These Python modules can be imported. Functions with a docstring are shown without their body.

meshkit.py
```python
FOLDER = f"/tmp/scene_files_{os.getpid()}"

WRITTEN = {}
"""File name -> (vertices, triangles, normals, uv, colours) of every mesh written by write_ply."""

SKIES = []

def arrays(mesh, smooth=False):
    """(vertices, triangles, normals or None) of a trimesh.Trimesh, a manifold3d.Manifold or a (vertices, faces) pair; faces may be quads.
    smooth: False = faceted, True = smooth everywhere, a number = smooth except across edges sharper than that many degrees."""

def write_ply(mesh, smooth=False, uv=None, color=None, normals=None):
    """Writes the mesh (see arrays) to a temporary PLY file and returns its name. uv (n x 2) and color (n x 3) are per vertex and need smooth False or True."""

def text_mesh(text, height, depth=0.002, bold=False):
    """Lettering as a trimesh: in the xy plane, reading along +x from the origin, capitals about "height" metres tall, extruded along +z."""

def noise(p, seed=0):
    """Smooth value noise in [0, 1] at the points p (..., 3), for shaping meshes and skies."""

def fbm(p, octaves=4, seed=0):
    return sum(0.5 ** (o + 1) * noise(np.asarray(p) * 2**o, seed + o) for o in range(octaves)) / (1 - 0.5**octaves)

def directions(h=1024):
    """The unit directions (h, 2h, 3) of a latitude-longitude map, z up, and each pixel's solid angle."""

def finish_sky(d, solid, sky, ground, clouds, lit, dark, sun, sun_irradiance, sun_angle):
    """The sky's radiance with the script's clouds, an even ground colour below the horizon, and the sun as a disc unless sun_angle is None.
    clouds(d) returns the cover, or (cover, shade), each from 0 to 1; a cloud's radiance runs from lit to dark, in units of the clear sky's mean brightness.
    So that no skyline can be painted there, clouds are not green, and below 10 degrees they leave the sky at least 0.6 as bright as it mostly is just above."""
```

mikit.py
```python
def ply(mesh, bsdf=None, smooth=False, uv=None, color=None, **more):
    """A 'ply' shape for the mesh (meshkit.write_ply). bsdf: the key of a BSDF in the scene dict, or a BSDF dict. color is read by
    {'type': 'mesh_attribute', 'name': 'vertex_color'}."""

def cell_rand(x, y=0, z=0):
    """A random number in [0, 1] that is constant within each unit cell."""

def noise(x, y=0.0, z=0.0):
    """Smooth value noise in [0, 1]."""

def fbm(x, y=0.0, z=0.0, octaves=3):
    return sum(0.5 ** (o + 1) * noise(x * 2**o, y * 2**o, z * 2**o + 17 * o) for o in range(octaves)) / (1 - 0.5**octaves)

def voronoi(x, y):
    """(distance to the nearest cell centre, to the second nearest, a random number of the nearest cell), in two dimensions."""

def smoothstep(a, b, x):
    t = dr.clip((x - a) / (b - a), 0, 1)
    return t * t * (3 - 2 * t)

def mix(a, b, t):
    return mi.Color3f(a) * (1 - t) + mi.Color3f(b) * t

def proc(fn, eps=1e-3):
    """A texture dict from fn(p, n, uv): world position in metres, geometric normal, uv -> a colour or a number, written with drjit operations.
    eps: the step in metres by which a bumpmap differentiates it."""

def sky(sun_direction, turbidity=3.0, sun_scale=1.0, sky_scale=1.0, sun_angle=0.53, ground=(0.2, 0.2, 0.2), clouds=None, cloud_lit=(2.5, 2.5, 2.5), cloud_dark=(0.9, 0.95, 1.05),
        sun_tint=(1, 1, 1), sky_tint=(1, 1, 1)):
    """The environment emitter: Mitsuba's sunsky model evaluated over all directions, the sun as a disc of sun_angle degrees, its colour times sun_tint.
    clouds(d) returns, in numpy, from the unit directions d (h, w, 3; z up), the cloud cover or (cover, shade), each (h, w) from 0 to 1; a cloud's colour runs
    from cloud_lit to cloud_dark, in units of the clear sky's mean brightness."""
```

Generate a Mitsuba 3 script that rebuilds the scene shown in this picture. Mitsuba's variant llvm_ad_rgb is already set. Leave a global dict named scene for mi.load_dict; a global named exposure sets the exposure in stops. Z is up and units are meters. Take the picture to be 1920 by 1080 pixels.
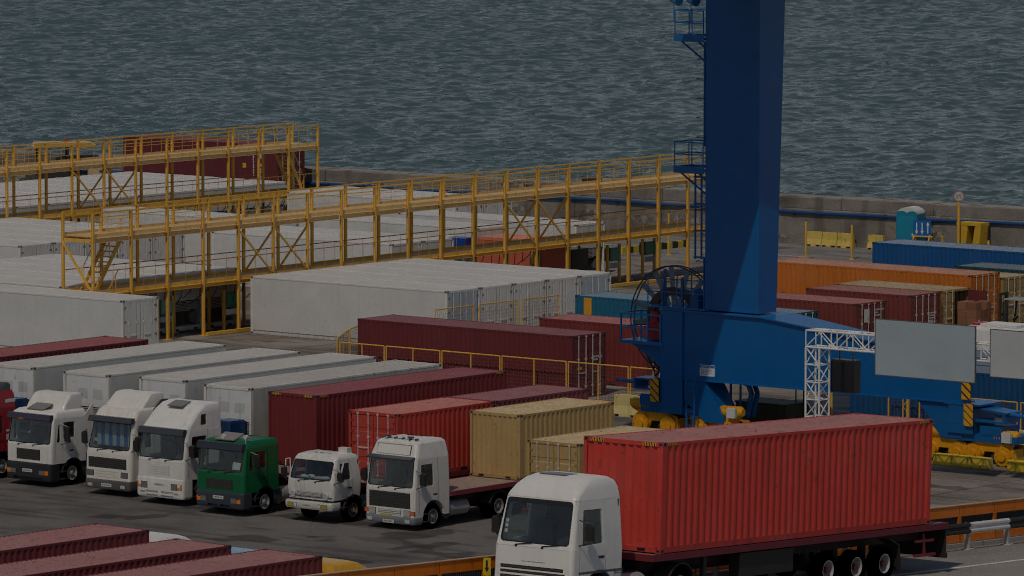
import math
import numpy as np
import trimesh
import manifold3d as m3
import drjit as dr
import mitsuba as mi
import mikit
import meshkit
from mikit import noise, fbm, voronoi, smoothstep, mix, proc, cell_rand

T4 = mi.ScalarTransform4f
scene, labels = {}, {}

# ------------------------------------------------------------------ camera, daylight, exposure
scene['camera'] = {
    'type': 'perspective', 'fov': 9.383, 'fov_axis': 'x', 'near_clip': 1.0, 'far_clip': 20000.0,
    'to_world': T4().look_at(origin=[0, 0, 30.5], target=[0, 99.548, 21.002], up=[0, 0, 1]),
}


def haze_cover(d):
    """Thin summer cloud all over, thicker towards the horizon."""
    z = np.clip(d[..., 2], 0, 1)
    veil = 0.06 + 0.76 * np.exp(-(z / 0.24) ** 2)
    soft = 0.10 * np.sin(7 * d[..., 0] + 3 * d[..., 1]) * np.sin(5 * d[..., 1] - 4 * d[..., 2] + 1.0)
    return np.clip(veil + soft, 0, 1), np.full_like(z, 0.15)


scene['daylight'] = mikit.sky((-0.199, -0.582, 0.788), turbidity=4.0, sun_tint=(0.96, 1.0, 1.05), ground=(0.15, 0.15, 0.15), clouds=haze_cover, cloud_lit=(3.7, 3.95, 4.05))
exposure = -0.42

# ------------------------------------------------------------------ frames of reference on the quay
OX, OY = -3.028, 289.077                 # grid origin: the near corner of the reefer block
ERX, ERY = 0.77715, -0.62932             # along the quay wall, towards the lower right
ENX, ENY = 0.62932, 0.77715              # towards the sea


def G(u, v, z=0.0):
    return np.array([OX + ERX * u + ENX * v, OY + ERY * u + ENY * v, z])


GRID_YAW = math.degrees(math.atan2(ERY, ERX))
ROW = math.radians(50.5)                 # the parked lorries
RD, RN = np.array([math.cos(ROW), math.sin(ROW)]), np.array([-math.sin(ROW), math.cos(ROW)])
RAMP = math.radians(53.0)                # the raised ramp road
AD, AN = np.array([math.cos(RAMP), math.sin(RAMP)]), np.array([-math.sin(RAMP), math.cos(RAMP)])
AC = np.array([3.663, 153.11])           # near front corner of the red container
GRADE = 0.045


def ramp_z(along):
    return 7.92 - GRADE * along


def ramp(along, across, z=0.0):
    q = AC + AD * along + AN * across
    return np.array([q[0], q[1], ramp_z(along) + z])


def place(x, y, z, yaw, pitch=0.0):
    t = T4().translate([float(x), float(y), float(z)]).rotate([0, 0, 1], float(yaw))
    return t.rotate([0, 1, 0], float(pitch)) if pitch else t


# ------------------------------------------------------------------ meshes
def rgb(c):
    return tuple(float(x) for x in c)


class B:
    """Collects pieces of one part; every piece has a base colour (r, g, b) and a wear level 0..9."""

    def __init__(self, col=(0.5, 0.5, 0.5), wear=2):
        self.items, self.col, self.wear = [], col, wear

    def raw(self, v, f, col=None, wear=None):
        f = np.asarray(f)
        if f.shape[1] == 4:
            f = np.vstack([f[:, [0, 1, 2]], f[:, [0, 2, 3]]])
        self.items.append((np.asarray(v, float), f, rgb(self.col if col is None else col), self.wear if wear is None else wear))
        return self

    def box(self, x0, x1, y0, y1, z0, z1, col=None, wear=None):
        v = [(x, y, z) for x in (x0, x1) for y in (y0, y1) for z in (z0, z1)]
        f = [(0, 1, 3, 2), (4, 6, 7, 5), (0, 4, 5, 1), (2, 3, 7, 6), (0, 2, 6, 4), (1, 5, 7, 3)]
        return self.raw(v, f, col, wear)

    def bar(self, p, q, w, h=None, col=None, up=(0, 0, 1), wear=None):
        p, q = np.asarray(p, float), np.asarray(q, float)
        h = w if h is None else h
        d = (q - p) / np.linalg.norm(q - p)
        s = np.cross(d, up)
        if np.linalg.norm(s) < 1e-6:
            s = np.cross(d, (1, 0, 0))
        s /= np.linalg.norm(s)
        t = np.cross(s, d)
        v = [e + s * w / 2 * a + t * h / 2 * b for e in (p, q) for a in (-1, 1) for b in (-1, 1)]
        f = [(0, 1, 3, 2), (4, 6, 7, 5), (0, 4, 5, 1), (2, 3, 7, 6), (0, 2, 6, 4), (1, 5, 7, 3)]
        return self.raw(v, f, col, wear)

    def tube(self, p, q, r, n=8, col=None, r2=None, wear=None):
        p, q = np.asarray(p, float), np.asarray(q, float)
        r2 = r if r2 is None else r2
        d = (q - p) / np.linalg.norm(q - p)
        s = np.cross(d, (0, 0, 1) if abs(d[2]) < 0.9 else (1, 0, 0))
        s /= np.linalg.norm(s)
        t = np.cross(d, s)
        a = np.arange(n) * 2 * np.pi / n
        ring = np.cos(a)[:, None] * s + np.sin(a)[:, None] * t
        v = np.vstack([p + ring * r, q + ring * r2, [p], [q]])
        i = np.arange(n)
        j = (i + 1) % n
        f = np.vstack([np.c_[i, j, j + n], np.c_[i, j + n, i + n], np.c_[j, i, np.full(n, 2 * n)], np.c_[i + n, j + n, np.full(n, 2 * n + 1)]])
        return self.raw(v, f, col, wear)

    def path(self, pts, r, n=6, col=None):
        for a, b in zip(pts[:-1], pts[1:]):
            self.tube(a, b, r, n, col)
        return self

    def prism(self, pts, y0, y1, col=None, wear=None, axis='y'):
        """A polygon in (x, z) drawn out along y, or in (y, z) along x, or in (x, y) along z."""
        import shapely.geometry as sg
        poly = sg.Polygon(pts)
        m = trimesh.creation.extrude_polygon(poly, y1 - y0)
        v = np.array(m.vertices)
        a, b, c = v[:, 0], v[:, 1], v[:, 2] + y0
        flip = False
        if axis == 'y':
            v, flip = np.c_[a, c, b], True
        elif axis == 'x':
            v = np.c_[c, a, b]
        else:
            v = np.c_[a, b, c]
        f = np.array(m.faces)
        return self.raw(v, f[:, ::-1] if flip else f, col, wear)

    def add(self, mesh, col=None, wear=None):
        v, f, _ = meshkit.arrays(mesh)
        return self.raw(v, f, col, wear)

    def moved(self, R=None, t=(0, 0, 0)):
        out = B(self.col, self.wear)
        for v, f, c, w in self.items:
            out.items.append(((v @ np.asarray(R).T if R is not None else v) + np.asarray(t), f, c, w))
        return out

    def merge(self, other):
        self.items += other.items
        return self

    def ply(self, mat, smooth=None, uv=True):
        groups = {}
        for v, f, c, w in self.items:
            groups.setdefault((c, w), []).append((v, f))
        V, F, UV, n = [], [], [], 0
        for (c, w), parts in groups.items():
            v = np.vstack([p[0] for p in parts])
            off = np.cumsum([0] + [len(p[0]) for p in parts])
            f = np.vstack([p[1] + o for p, o in zip(parts, off)])
            if smooth:
                m = trimesh.Trimesh(v, f, process=False)
                m.merge_vertices(digits_vertex=5)
                m.update_faces(m.nondegenerate_faces())
                m = trimesh.graph.smooth_shade(m, angle=np.radians(smooth), facet_minarea=None)
                v, f = np.array(m.vertices), np.array(m.faces)
            code = (min(c[0], 0.95) + 2 * w, min(c[1], 0.95) + 2 * round(c[2] * 200))
            V.append(v)
            F.append(f + n)
            UV.append(np.tile(code, (len(v), 1)))
            n += len(v)
        return mikit.ply((np.vstack(V), np.vstack(F)), mat, smooth=bool(smooth), uv=np.vstack(UV))


# ------------------------------------------------------------------ materials
def decode(uv):
    k = dr.floor(uv.x * 0.5)
    b = dr.floor(uv.y * 0.5)
    return mi.Color3f(uv.x - 2 * k, uv.y - 2 * b, b / 200.0), k / 9.0


def paint_colour(p, n, uv):
    """Weathered paint: fading in patches, grime runs down the sheets, rust flecks; strength by the wear level."""
    c, k = decode(uv)
    big = fbm(p.x * 0.9, p.y * 0.9, p.z * 0.9)
    fine = noise(p.x * 9, p.y * 9, p.z * 9)
    runs = noise((p.x + p.y * 0.37) * 6.0, (p.y - p.x * 0.37) * 6.0, p.z * 0.45)
    c = c * (0.90 + 0.16 * big + 0.06 * fine)
    lum = (c.x + c.y + c.z) / 3
    chalk = smoothstep(0.45, 0.85, big) * k * 0.35
    c = c * (1 - chalk) + (c * 0.55 + mi.Color3f(lum, lum, lum) * 0.75) * chalk
    grime = smoothstep(0.52, 0.86, runs) * k * 0.55
    c = c * (1 - grime) + (c * 0.35 + mi.Color3f(0.05, 0.042, 0.035) * 0.65) * grime
    spots = noise(p.x * 5 + 31, p.y * 5, p.z * 2.2) * 0.6 + fine * 0.4
    rust = smoothstep(0.74, 0.82, spots) * k
    return c * (1 - rust) + mi.Color3f(0.13, 0.055, 0.028) * rust


def gloss_colour(p, n, uv):
    c, k = decode(uv)
    big = fbm(p.x * 1.7, p.y * 1.7, p.z * 1.7)
    runs = noise((p.x + p.y * 0.5) * 9.0, (p.y - p.x * 0.5) * 9.0, p.z * 0.9)
    c = c * (0.93 + 0.13 * big)
    grime = smoothstep(0.5, 0.9, runs) * k * 0.5 + smoothstep(0.55, 0.8, big) * k * 0.25
    return c * (1 - grime) + (c * 0.4 + mi.Color3f(0.06, 0.052, 0.045) * 0.6) * grime


scene['paint'] = {'type': 'twosided', 'bsdf': {'type': 'principled', 'base_color': proc(paint_colour), 'roughness': 0.55, 'specular': 0.35}}
scene['gloss'] = {'type': 'twosided', 'bsdf': {'type': 'principled', 'base_color': proc(gloss_colour), 'roughness': 0.28, 'specular': 0.5}}
scene['glass'] = {'type': 'thindielectric', 'specular_transmittance': {'type': 'rgb', 'value': [0.62, 0.70, 0.70]}}
scene['rubber'] = {'type': 'principled', 'base_color': {'type': 'rgb', 'value': [0.05, 0.049, 0.047]}, 'roughness': 0.8, 'specular': 0.25}


def grid_uv(p):
    dx, dy = p.x - OX, p.y - OY
    return dx * ERX + dy * ERY, dx * ENX + dy * ENY


def yard_colour(p, n, uv):
    """Old asphalt by the lorries, pale concrete slabs towards the sea: slabs, seams, oil spots, tyre marks."""
    u, v = grid_uv(p)
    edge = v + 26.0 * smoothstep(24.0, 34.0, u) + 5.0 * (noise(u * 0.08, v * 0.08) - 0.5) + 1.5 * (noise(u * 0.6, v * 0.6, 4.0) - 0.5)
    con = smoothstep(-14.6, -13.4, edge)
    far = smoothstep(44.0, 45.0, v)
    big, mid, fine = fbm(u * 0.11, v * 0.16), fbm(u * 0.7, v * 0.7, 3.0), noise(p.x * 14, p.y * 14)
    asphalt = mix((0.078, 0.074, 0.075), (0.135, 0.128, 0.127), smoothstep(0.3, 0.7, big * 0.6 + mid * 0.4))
    concrete = mix((0.15, 0.132, 0.118), (0.25, 0.228, 0.21), smoothstep(0.3, 0.72, big * 0.5 + mid * 0.5))
    su, sv = u / 6.0, v / 6.0
    slab = cell_rand(su, sv)
    concrete = concrete * (0.85 + 0.25 * slab)
    ju, jv = dr.abs(su - dr.round(su)) * 6.0, dr.abs(sv - dr.round(sv)) * 6.0
    joint = 1 - smoothstep(0.03, 0.07, dr.minimum(ju, jv))
    concrete = concrete * (1 - 0.55 * joint)
    lane = mix((0.14, 0.137, 0.135), (0.20, 0.195, 0.19), mid)
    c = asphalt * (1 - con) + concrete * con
    c = c * (1 - far) + lane * far
    tracks = smoothstep(0.56, 0.8, noise(u * 0.35 + 7, v * 2.2, 9.0)) * 0.28
    oil = smoothstep(0.66, 0.74, fbm(u * 0.45 + 50, v * 0.45, 1.0)) * 0.5
    a, b, _ = voronoi(u * 0.35, v * 0.35)
    crack = (1 - smoothstep(0.006, 0.02, b - a)) * smoothstep(0.5, 0.6, noise(u * 0.2, v * 0.2, 8.0)) * 0.25
    return c * (0.90 + 0.2 * fine) * (1 - tracks) * (1 - oil) * (1 - crack)


def ramp_colour(p, n, uv):
    dx, dy = p.x - 3.663, p.y - 153.11
    a, c = dx * 0.6018 + dy * 0.7986, -dx * 0.7986 + dy * 0.6018
    mid, fine = fbm(a * 0.5, c * 0.8), noise(p.x * 18, p.y * 18)
    worn = smoothstep(0.45, 0.75, noise(a * 0.06, c * 1.6, 5.0))
    base = mix((0.15, 0.145, 0.14), (0.23, 0.222, 0.212), mid * 0.6 + worn * 0.4)
    patch = smoothstep(0.60, 0.63, fbm(a * 0.12 + 3, c * 0.35)) * 0.3
    return base * (0.9 + 0.2 * fine) * (1 - patch)


def concrete_colour(p, n, uv):
    """Sea wall: poured in lifts, stone showing where the render has gone."""
    u, v = grid_uv(p)
    big, fine = fbm(u * 0.5, p.z * 1.3, v * 0.5), noise(p.x * 11, p.y * 11, p.z * 11)
    base = mix((0.15, 0.135, 0.125), (0.30, 0.28, 0.255), big)
    gone = smoothstep(0.52, 0.60, fbm(u * 0.16 + 11, p.z * 0.6, v * 0.1))
    a, b, r = voronoi(u * 3.2, p.z * 3.6)
    stone = mix((0.13, 0.12, 0.11), (0.36, 0.33, 0.30), r) * (0.45 + 0.55 * smoothstep(0.02, 0.16, b - a))
    runs = smoothstep(0.55, 0.85, noise(u * 1.7, p.z * 0.25, v)) * 0.35
    c = base * (1 - gone) + stone * gone
    return c * (0.85 + 0.3 * fine) * (1 - runs)


def water_bump(p, n, uv):
    return (fbm(p.x * 1.6, p.y * 2.4, 0.0, 4) - 0.5) * 0.07


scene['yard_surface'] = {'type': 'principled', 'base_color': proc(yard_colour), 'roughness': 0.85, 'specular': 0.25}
scene['ramp_surface'] = {'type': 'principled', 'base_color': proc(ramp_colour), 'roughness': 0.85, 'specular': 0.25}
scene['wall_concrete'] = {'type': 'principled', 'base_color': proc(concrete_colour), 'roughness': 0.9, 'specular': 0.2}
scene['water'] = {'type': 'bumpmap', 'ripples': proc(water_bump, 0.03), 'scale': 1.0,
                  'bsdf': {'type': 'principled', 'base_color': {'type': 'rgb', 'value': [0.064, 0.104, 0.098]}, 'roughness': 0.06, 'specular': 0.5}}

# base paints (linear); TOP tones mix bleaching and dust with painted overhead light
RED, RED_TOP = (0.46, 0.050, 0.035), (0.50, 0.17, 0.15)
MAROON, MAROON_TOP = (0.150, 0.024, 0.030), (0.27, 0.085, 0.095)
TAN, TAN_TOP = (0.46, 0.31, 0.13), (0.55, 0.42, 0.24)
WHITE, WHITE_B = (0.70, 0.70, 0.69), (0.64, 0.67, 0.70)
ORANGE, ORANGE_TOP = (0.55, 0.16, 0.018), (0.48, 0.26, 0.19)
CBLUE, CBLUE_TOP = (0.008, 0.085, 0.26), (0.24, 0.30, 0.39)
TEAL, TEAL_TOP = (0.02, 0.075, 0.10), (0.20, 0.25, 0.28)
YELLOW, DECK = (0.74, 0.43, 0.065), (0.60, 0.40, 0.17)
CRANE = (0.002, 0.105, 0.34)
BOGIE = (0.72, 0.33, 0.012)
STEEL, DARK, BLACK = (0.42, 0.42, 0.42), (0.035, 0.036, 0.038), (0.012, 0.012, 0.013)


# ------------------------------------------------------------------ naming
def fresh(name):
    if name not in USED:
        USED.add(name)
        return name
    k = 1
    while f'{name}_{k:03d}' in USED:
        k += 1
    USED.add(f'{name}_{k:03d}')
    return f'{name}_{k:03d}'


USED = set()


def thing(name, label, cat, group=None, kind=None):
    key = fresh(name)
    labels[key] = {'label': label, 'category': cat}
    if group:
        labels[key]['group'] = group
    if kind:
        labels[key]['kind'] = kind
    return key


def put(parent, name, b, mat='paint', to_world=None, smooth=None, label=None, kind=None):
    key = fresh(parent + '__' + name if parent else name)
    d = b.ply(mat, smooth) if isinstance(b, B) else dict(b)
    if to_world is not None:
        d['to_world'] = to_world
    scene[key] = d
    if label or kind:
        labels[key] = {k: v for k, v in (('label', label), ('kind', kind)) if v}
    return key


class Kit:
    """Parts of one kind of thing, made once and set down many times."""

    def __init__(self):
        self.parts = []

    def put(self, name, b, mat='paint', smooth=None, under=None):
        self.parts.append((name, b.ply(mat, smooth), under))
        return len(self.parts) - 1

    def set(self, key, to_world, skip=()):
        made = {}
        for i, (name, d, under) in enumerate(self.parts):
            if name in skip:
                continue
            made[i] = put(made[under] if under is not None else key, name, d, to_world=to_world)
        return made


def structure(name, b, mat, smooth=None, kind='structure'):
    key = fresh(name)
    scene[key] = b.ply(mat, smooth) if isinstance(b, B) else b
    labels[key] = {'kind': kind}
    return key


# ------------------------------------------------------------------ the setting: yard, sea, wall, ramp
def sheet(pts, z):
    return B().raw([(x, y, z) for x, y in pts], [(0, 1, 2, 3)])


def wall_v(u):
    return 55.9 + 0.054 * (u + 18.0)


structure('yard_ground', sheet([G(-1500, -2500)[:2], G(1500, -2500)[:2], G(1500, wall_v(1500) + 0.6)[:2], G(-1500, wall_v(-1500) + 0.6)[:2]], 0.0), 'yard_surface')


def sea_mesh():
    """Wind chop: a patch of real waves where the sea is seen, calmer sheets far beyond and to the sides."""
    rng = np.random.default_rng(5)
    xs, ys = np.arange(-60, 60.01, 0.32), np.arange(320, 700, 0.30)
    X, Y = np.meshgrid(xs, ys, indexing='ij')
    Z, DX, DY = np.zeros_like(X), np.zeros_like(X), np.zeros_like(X)
    for i in range(72):
        lam = 0.85 * (7.5 / 0.85) ** (i / 71.0) * rng.uniform(0.92, 1.08)
        th = math.radians(-97) + rng.normal(0, 0.55 + 0.45 / lam)
        k = 2 * math.pi / lam
        a = 0.0074 * lam ** 0.58 * rng.uniform(0.6, 1.3)
        ph = k * (X * math.cos(th) + Y * math.sin(th)) + rng.uniform(0, 6.28)
        gust = 0.6 + 0.8 * np.sin(X * 0.05 * math.cos(i) + Y * 0.021 + i * 1.7) ** 2
        Z += gust * a * np.cos(ph)
        DX += gust * a * 0.8 * math.cos(th) * np.sin(ph)
        DY += gust * a * 0.8 * math.sin(th) * np.sin(ph)
    edge = np.clip(np.minimum.reduce([X - xs[0], xs[-1] - X, ys[-1] - Y]) / 6.0, 0, 1)
    v = np.stack([X - DX * edge, Y - DY * edge, -2.0 + Z * edge], -1).reshape(-1, 3)
    n, m = X.shape
    i, j = np.meshgrid(np.arange(n - 1), np.arange(m - 1), indexing='ij')
    a = (i * m + j).ravel()
    f = np.c_[a, a + m, a + m + 1, a + 1]
    x0, x1, y0, y1 = xs[0], xs[-1], ys[0], ys[-1]
    out = [(-9000, -9000, x0, 12000), (x1, -9000, 9000, 12000), (x0, y1, x1, 12000)]
    V, F = [v], [f]
    n = len(v)
    for ax, ay, bx, by in out:
        V.append(np.array([(ax, ay, -2.0), (bx, ay, -2.0), (bx, by, -2.0), (ax, by, -2.0)]))
        F.append(np.array([(n, n + 1, n + 2, n + 3)]))
        n += 4
    return mikit.ply((np.vstack(V), np.vstack(F)), 'water', smooth=True)


structure('sea', sea_mesh(), None)

WALL_YAW = GRID_YAW + math.degrees(math.atan(0.054))


def wall_at(s, d=0.0, z=0.0):
    """s metres along the sea wall from its point at u = -18, d metres out from its landward face."""
    c, t = 1 / math.hypot(1, 0.054), 0.054 / math.hypot(1, 0.054)
    u, v = -18 + s * c - d * t, 55.9 + s * t + d * c
    return G(u, v, z)


def add_wall():
    key = thing('sea_wall', 'long weathered concrete sea wall between the yard and the water', 'wall')
    rng = np.random.default_rng(11)
    length = 6.0
    for i in range(-14, 15):
        s0 = i * length
        for z0, z1, back, name in ((-4.0, 1.98, 0.0, 'wall_block'), (2.0, 2.66, 0.07, 'coping_block')):
            dz, db = rng.uniform(-0.03, 0.03), rng.uniform(-0.025, 0.025)
            nx = 16
            b = B()
            xs = np.linspace(0.012, length - 0.012, nx)
            top = z1 + dz * (name == 'coping_block')
            rough = rng.normal(0, 0.022, (2, nx)) * (name == 'coping_block')
            v = []
            for k, x in enumerate(xs):
                v += [(x, back + db, z0), (x, back + db + rough[0, k], top - 0.05), (x, back + db + 0.05, top + rough[1, k]), (x, 1.5, top + rough[1, k] * 0.5), (x, 1.5, z0)]
            f = []
            for k in range(nx - 1):
                p, q = k * 5, k * 5 + 5
                f += [(p + a, q + a, q + a + 1, p + a + 1) for a in range(4)]
            tri = [(0, 1, 2), (0, 2, 3), (0, 3, 4)]
            e = (nx - 1) * 5
            b.raw(v, f)
            b.raw(v, [(a, bb, c) for a, bb, c in tri] + [(e + c, e + bb, e + a) for a, bb, c in tri])
            put(key, name, b, 'wall_concrete', to_world=place(*wall_at(s0), WALL_YAW))


add_wall()


def add_pipe():
    key = thing('water_pipe', 'long blue pipe running along the face of the sea wall', 'pipe')
    b = B((0.008, 0.07, 0.24), 1)
    rng = np.random.default_rng(2)
    pts = [wall_at(s, -0.13, 1.80 + 0.035 * math.sin(s * 0.7) + rng.uniform(-0.02, 0.02)) for s in np.arange(-84, 84, 3.0)]
    b.path(pts, 0.085, 8)
    put(key, 'pipe_run', b, 'gloss')
    for s in np.arange(-81, 82, 6.0):
        c = B((0.05, 0.05, 0.055), 2)
        p = wall_at(s, -0.13, 1.80 + 0.035 * math.sin(s * 0.7))
        c.tube(p - np.array([ERX, ERY, 0]) * 0.08, p + np.array([ERX, ERY, 0]) * 0.08, 0.115, 8)
        c.bar(p + np.array([0, 0, -0.14]), p + np.array([ENX, ENY, 0]) * 0.15 + np.array([0, 0, -0.14]), 0.06)
        put(key, 'clamp', c, 'paint')


add_pipe()

# road lane marks on the quay road in front of the wall
for s0, d, ln in ((19, -4.6, 8), (29, -4.6, 9), (9, -4.4, 6), (15, -6.4, 9), (26, -6.5, 10), (-6, -6.4, 8), (-20, -6.4, 9)):
    b = B((0.55, 0.54, 0.52), 6)
    p, q = wall_at(s0, d, 0.004), wall_at(s0 + ln, d, 0.004)
    w = np.array([ENX, ENY, 0]) * 0.07
    b.raw([p - w, q - w, q + w, p + w], [(0, 1, 2, 3)])
    structure('lane_marking', b, 'paint')


def add_ramp():
    """The raised road that the near lorry climbs: a concrete deck with kerbs on round piers, open to the yard."""
    L0, L1, C0, C1 = -60.0, 95.0, -9.6, 4.1
    b = B((0.3, 0.28, 0.26), 3)
    top = [ramp(L0, C0), ramp(L1, C0), ramp(L1, C1), ramp(L0, C1)]
    b.raw(top, [(0, 1, 2, 3)])
    structure('ramp_road', b, 'ramp_surface')
    d = B((0.30, 0.285, 0.265), 5)
    lo = [p - np.array([0, 0, 0.95]) for p in top]
    t2 = [p - np.array([0, 0, 0.006]) for p in top]
    d.raw(t2 + lo, [(4, 7, 6, 5), (0, 4, 5, 1), (1, 5, 6, 2), (2, 6, 7, 3), (3, 7, 4, 0)])
    structure('ramp_deck', d, 'paint')
    for al in np.arange(-50, 80, 22.0):
        for ac in (-6.5, 1.5):
            p = ramp(al, ac)
            if p[2] > 1.3:
                k = B((0.30, 0.285, 0.265), 4)
                k.tube((p[0], p[1], 0.0), (p[0], p[1], p[2] - 0.96), 0.55, 18)
                structure('ramp_pier', k, 'paint', smooth=30)
    for ac in (C1 - 0.62, C0 + 0.3):
        k = B((0.36, 0.345, 0.32), 4)
        for al in np.arange(L0, L1, 5.0):
            p, q = ramp(al + 0.01, ac), ramp(al + 4.99, ac)
            w = np.array([AN[0], AN[1], 0]) * 0.14
            h = np.array([0, 0, 0.13])
            v = [p - w, p + w, q + w, q - w, p - w + h, p + w + h, q + w + h, q - w + h]
            k.raw(v, [(4, 7, 6, 5)[::-1], (0, 4, 5, 1)[::-1], (1, 5, 6, 2)[::-1], (2, 6, 7, 3)[::-1], (3, 7, 4, 0)[::-1]])
        structure('ramp_kerb', k, 'paint')
    for ac, dash in ((0.55, False), (-2.05, True), (-5.3, True)):
        m = B((0.62, 0.61, 0.59), 4)
        step = 4.0 if dash else 6.0
        for al in np.arange(-30, 60, step * (2.0 if dash else 1.0)):
            p, q = ramp(al, ac, 0.004), ramp(al + step, ac, 0.004)
            w = np.array([AN[0], AN[1], 0]) * 0.07
            m.raw([p - w, q - w, q + w, p + w], [(0, 1, 2, 3)])
        structure('ramp_lane_marking', m, 'paint')


add_ramp()


# ------------------------------------------------------------------ shipping containers
W = 2.438


def corrugated(L, z0, z1, depth, period, col, wear, y, out):
    """A trapezoid-folded sheet along x at y, facing out (+1 or -1); its crests stand at y."""
    n = max(2, int(round(L / period)))
    p = L / n
    xs, ds = [], []
    for i in range(n):
        x = -L / 2 + i * p
        xs += [x, x + 0.26 * p, x + 0.5 * p, x + 0.76 * p]
        ds += [0, 0, depth, depth]
    xs.append(L / 2)
    ds.append(0)
    v = [(x, y - out * d, z) for x, d in zip(xs, ds) for z in (z0, z1)]
    f = []
    for i in range(len(xs) - 1):
        a = 2 * i
        f.append((a, a + 2, a + 3, a + 1) if out < 0 else (a + 1, a + 3, a + 2, a))
    return B(col, wear).raw(v, f)


def turn(b, k):
    """A part made on the side wall turned onto an end wall."""
    c, s = math.cos(k), math.sin(k)
    return b.moved([[c, -s, 0], [s, c, 0], [0, 0, 1]])


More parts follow.
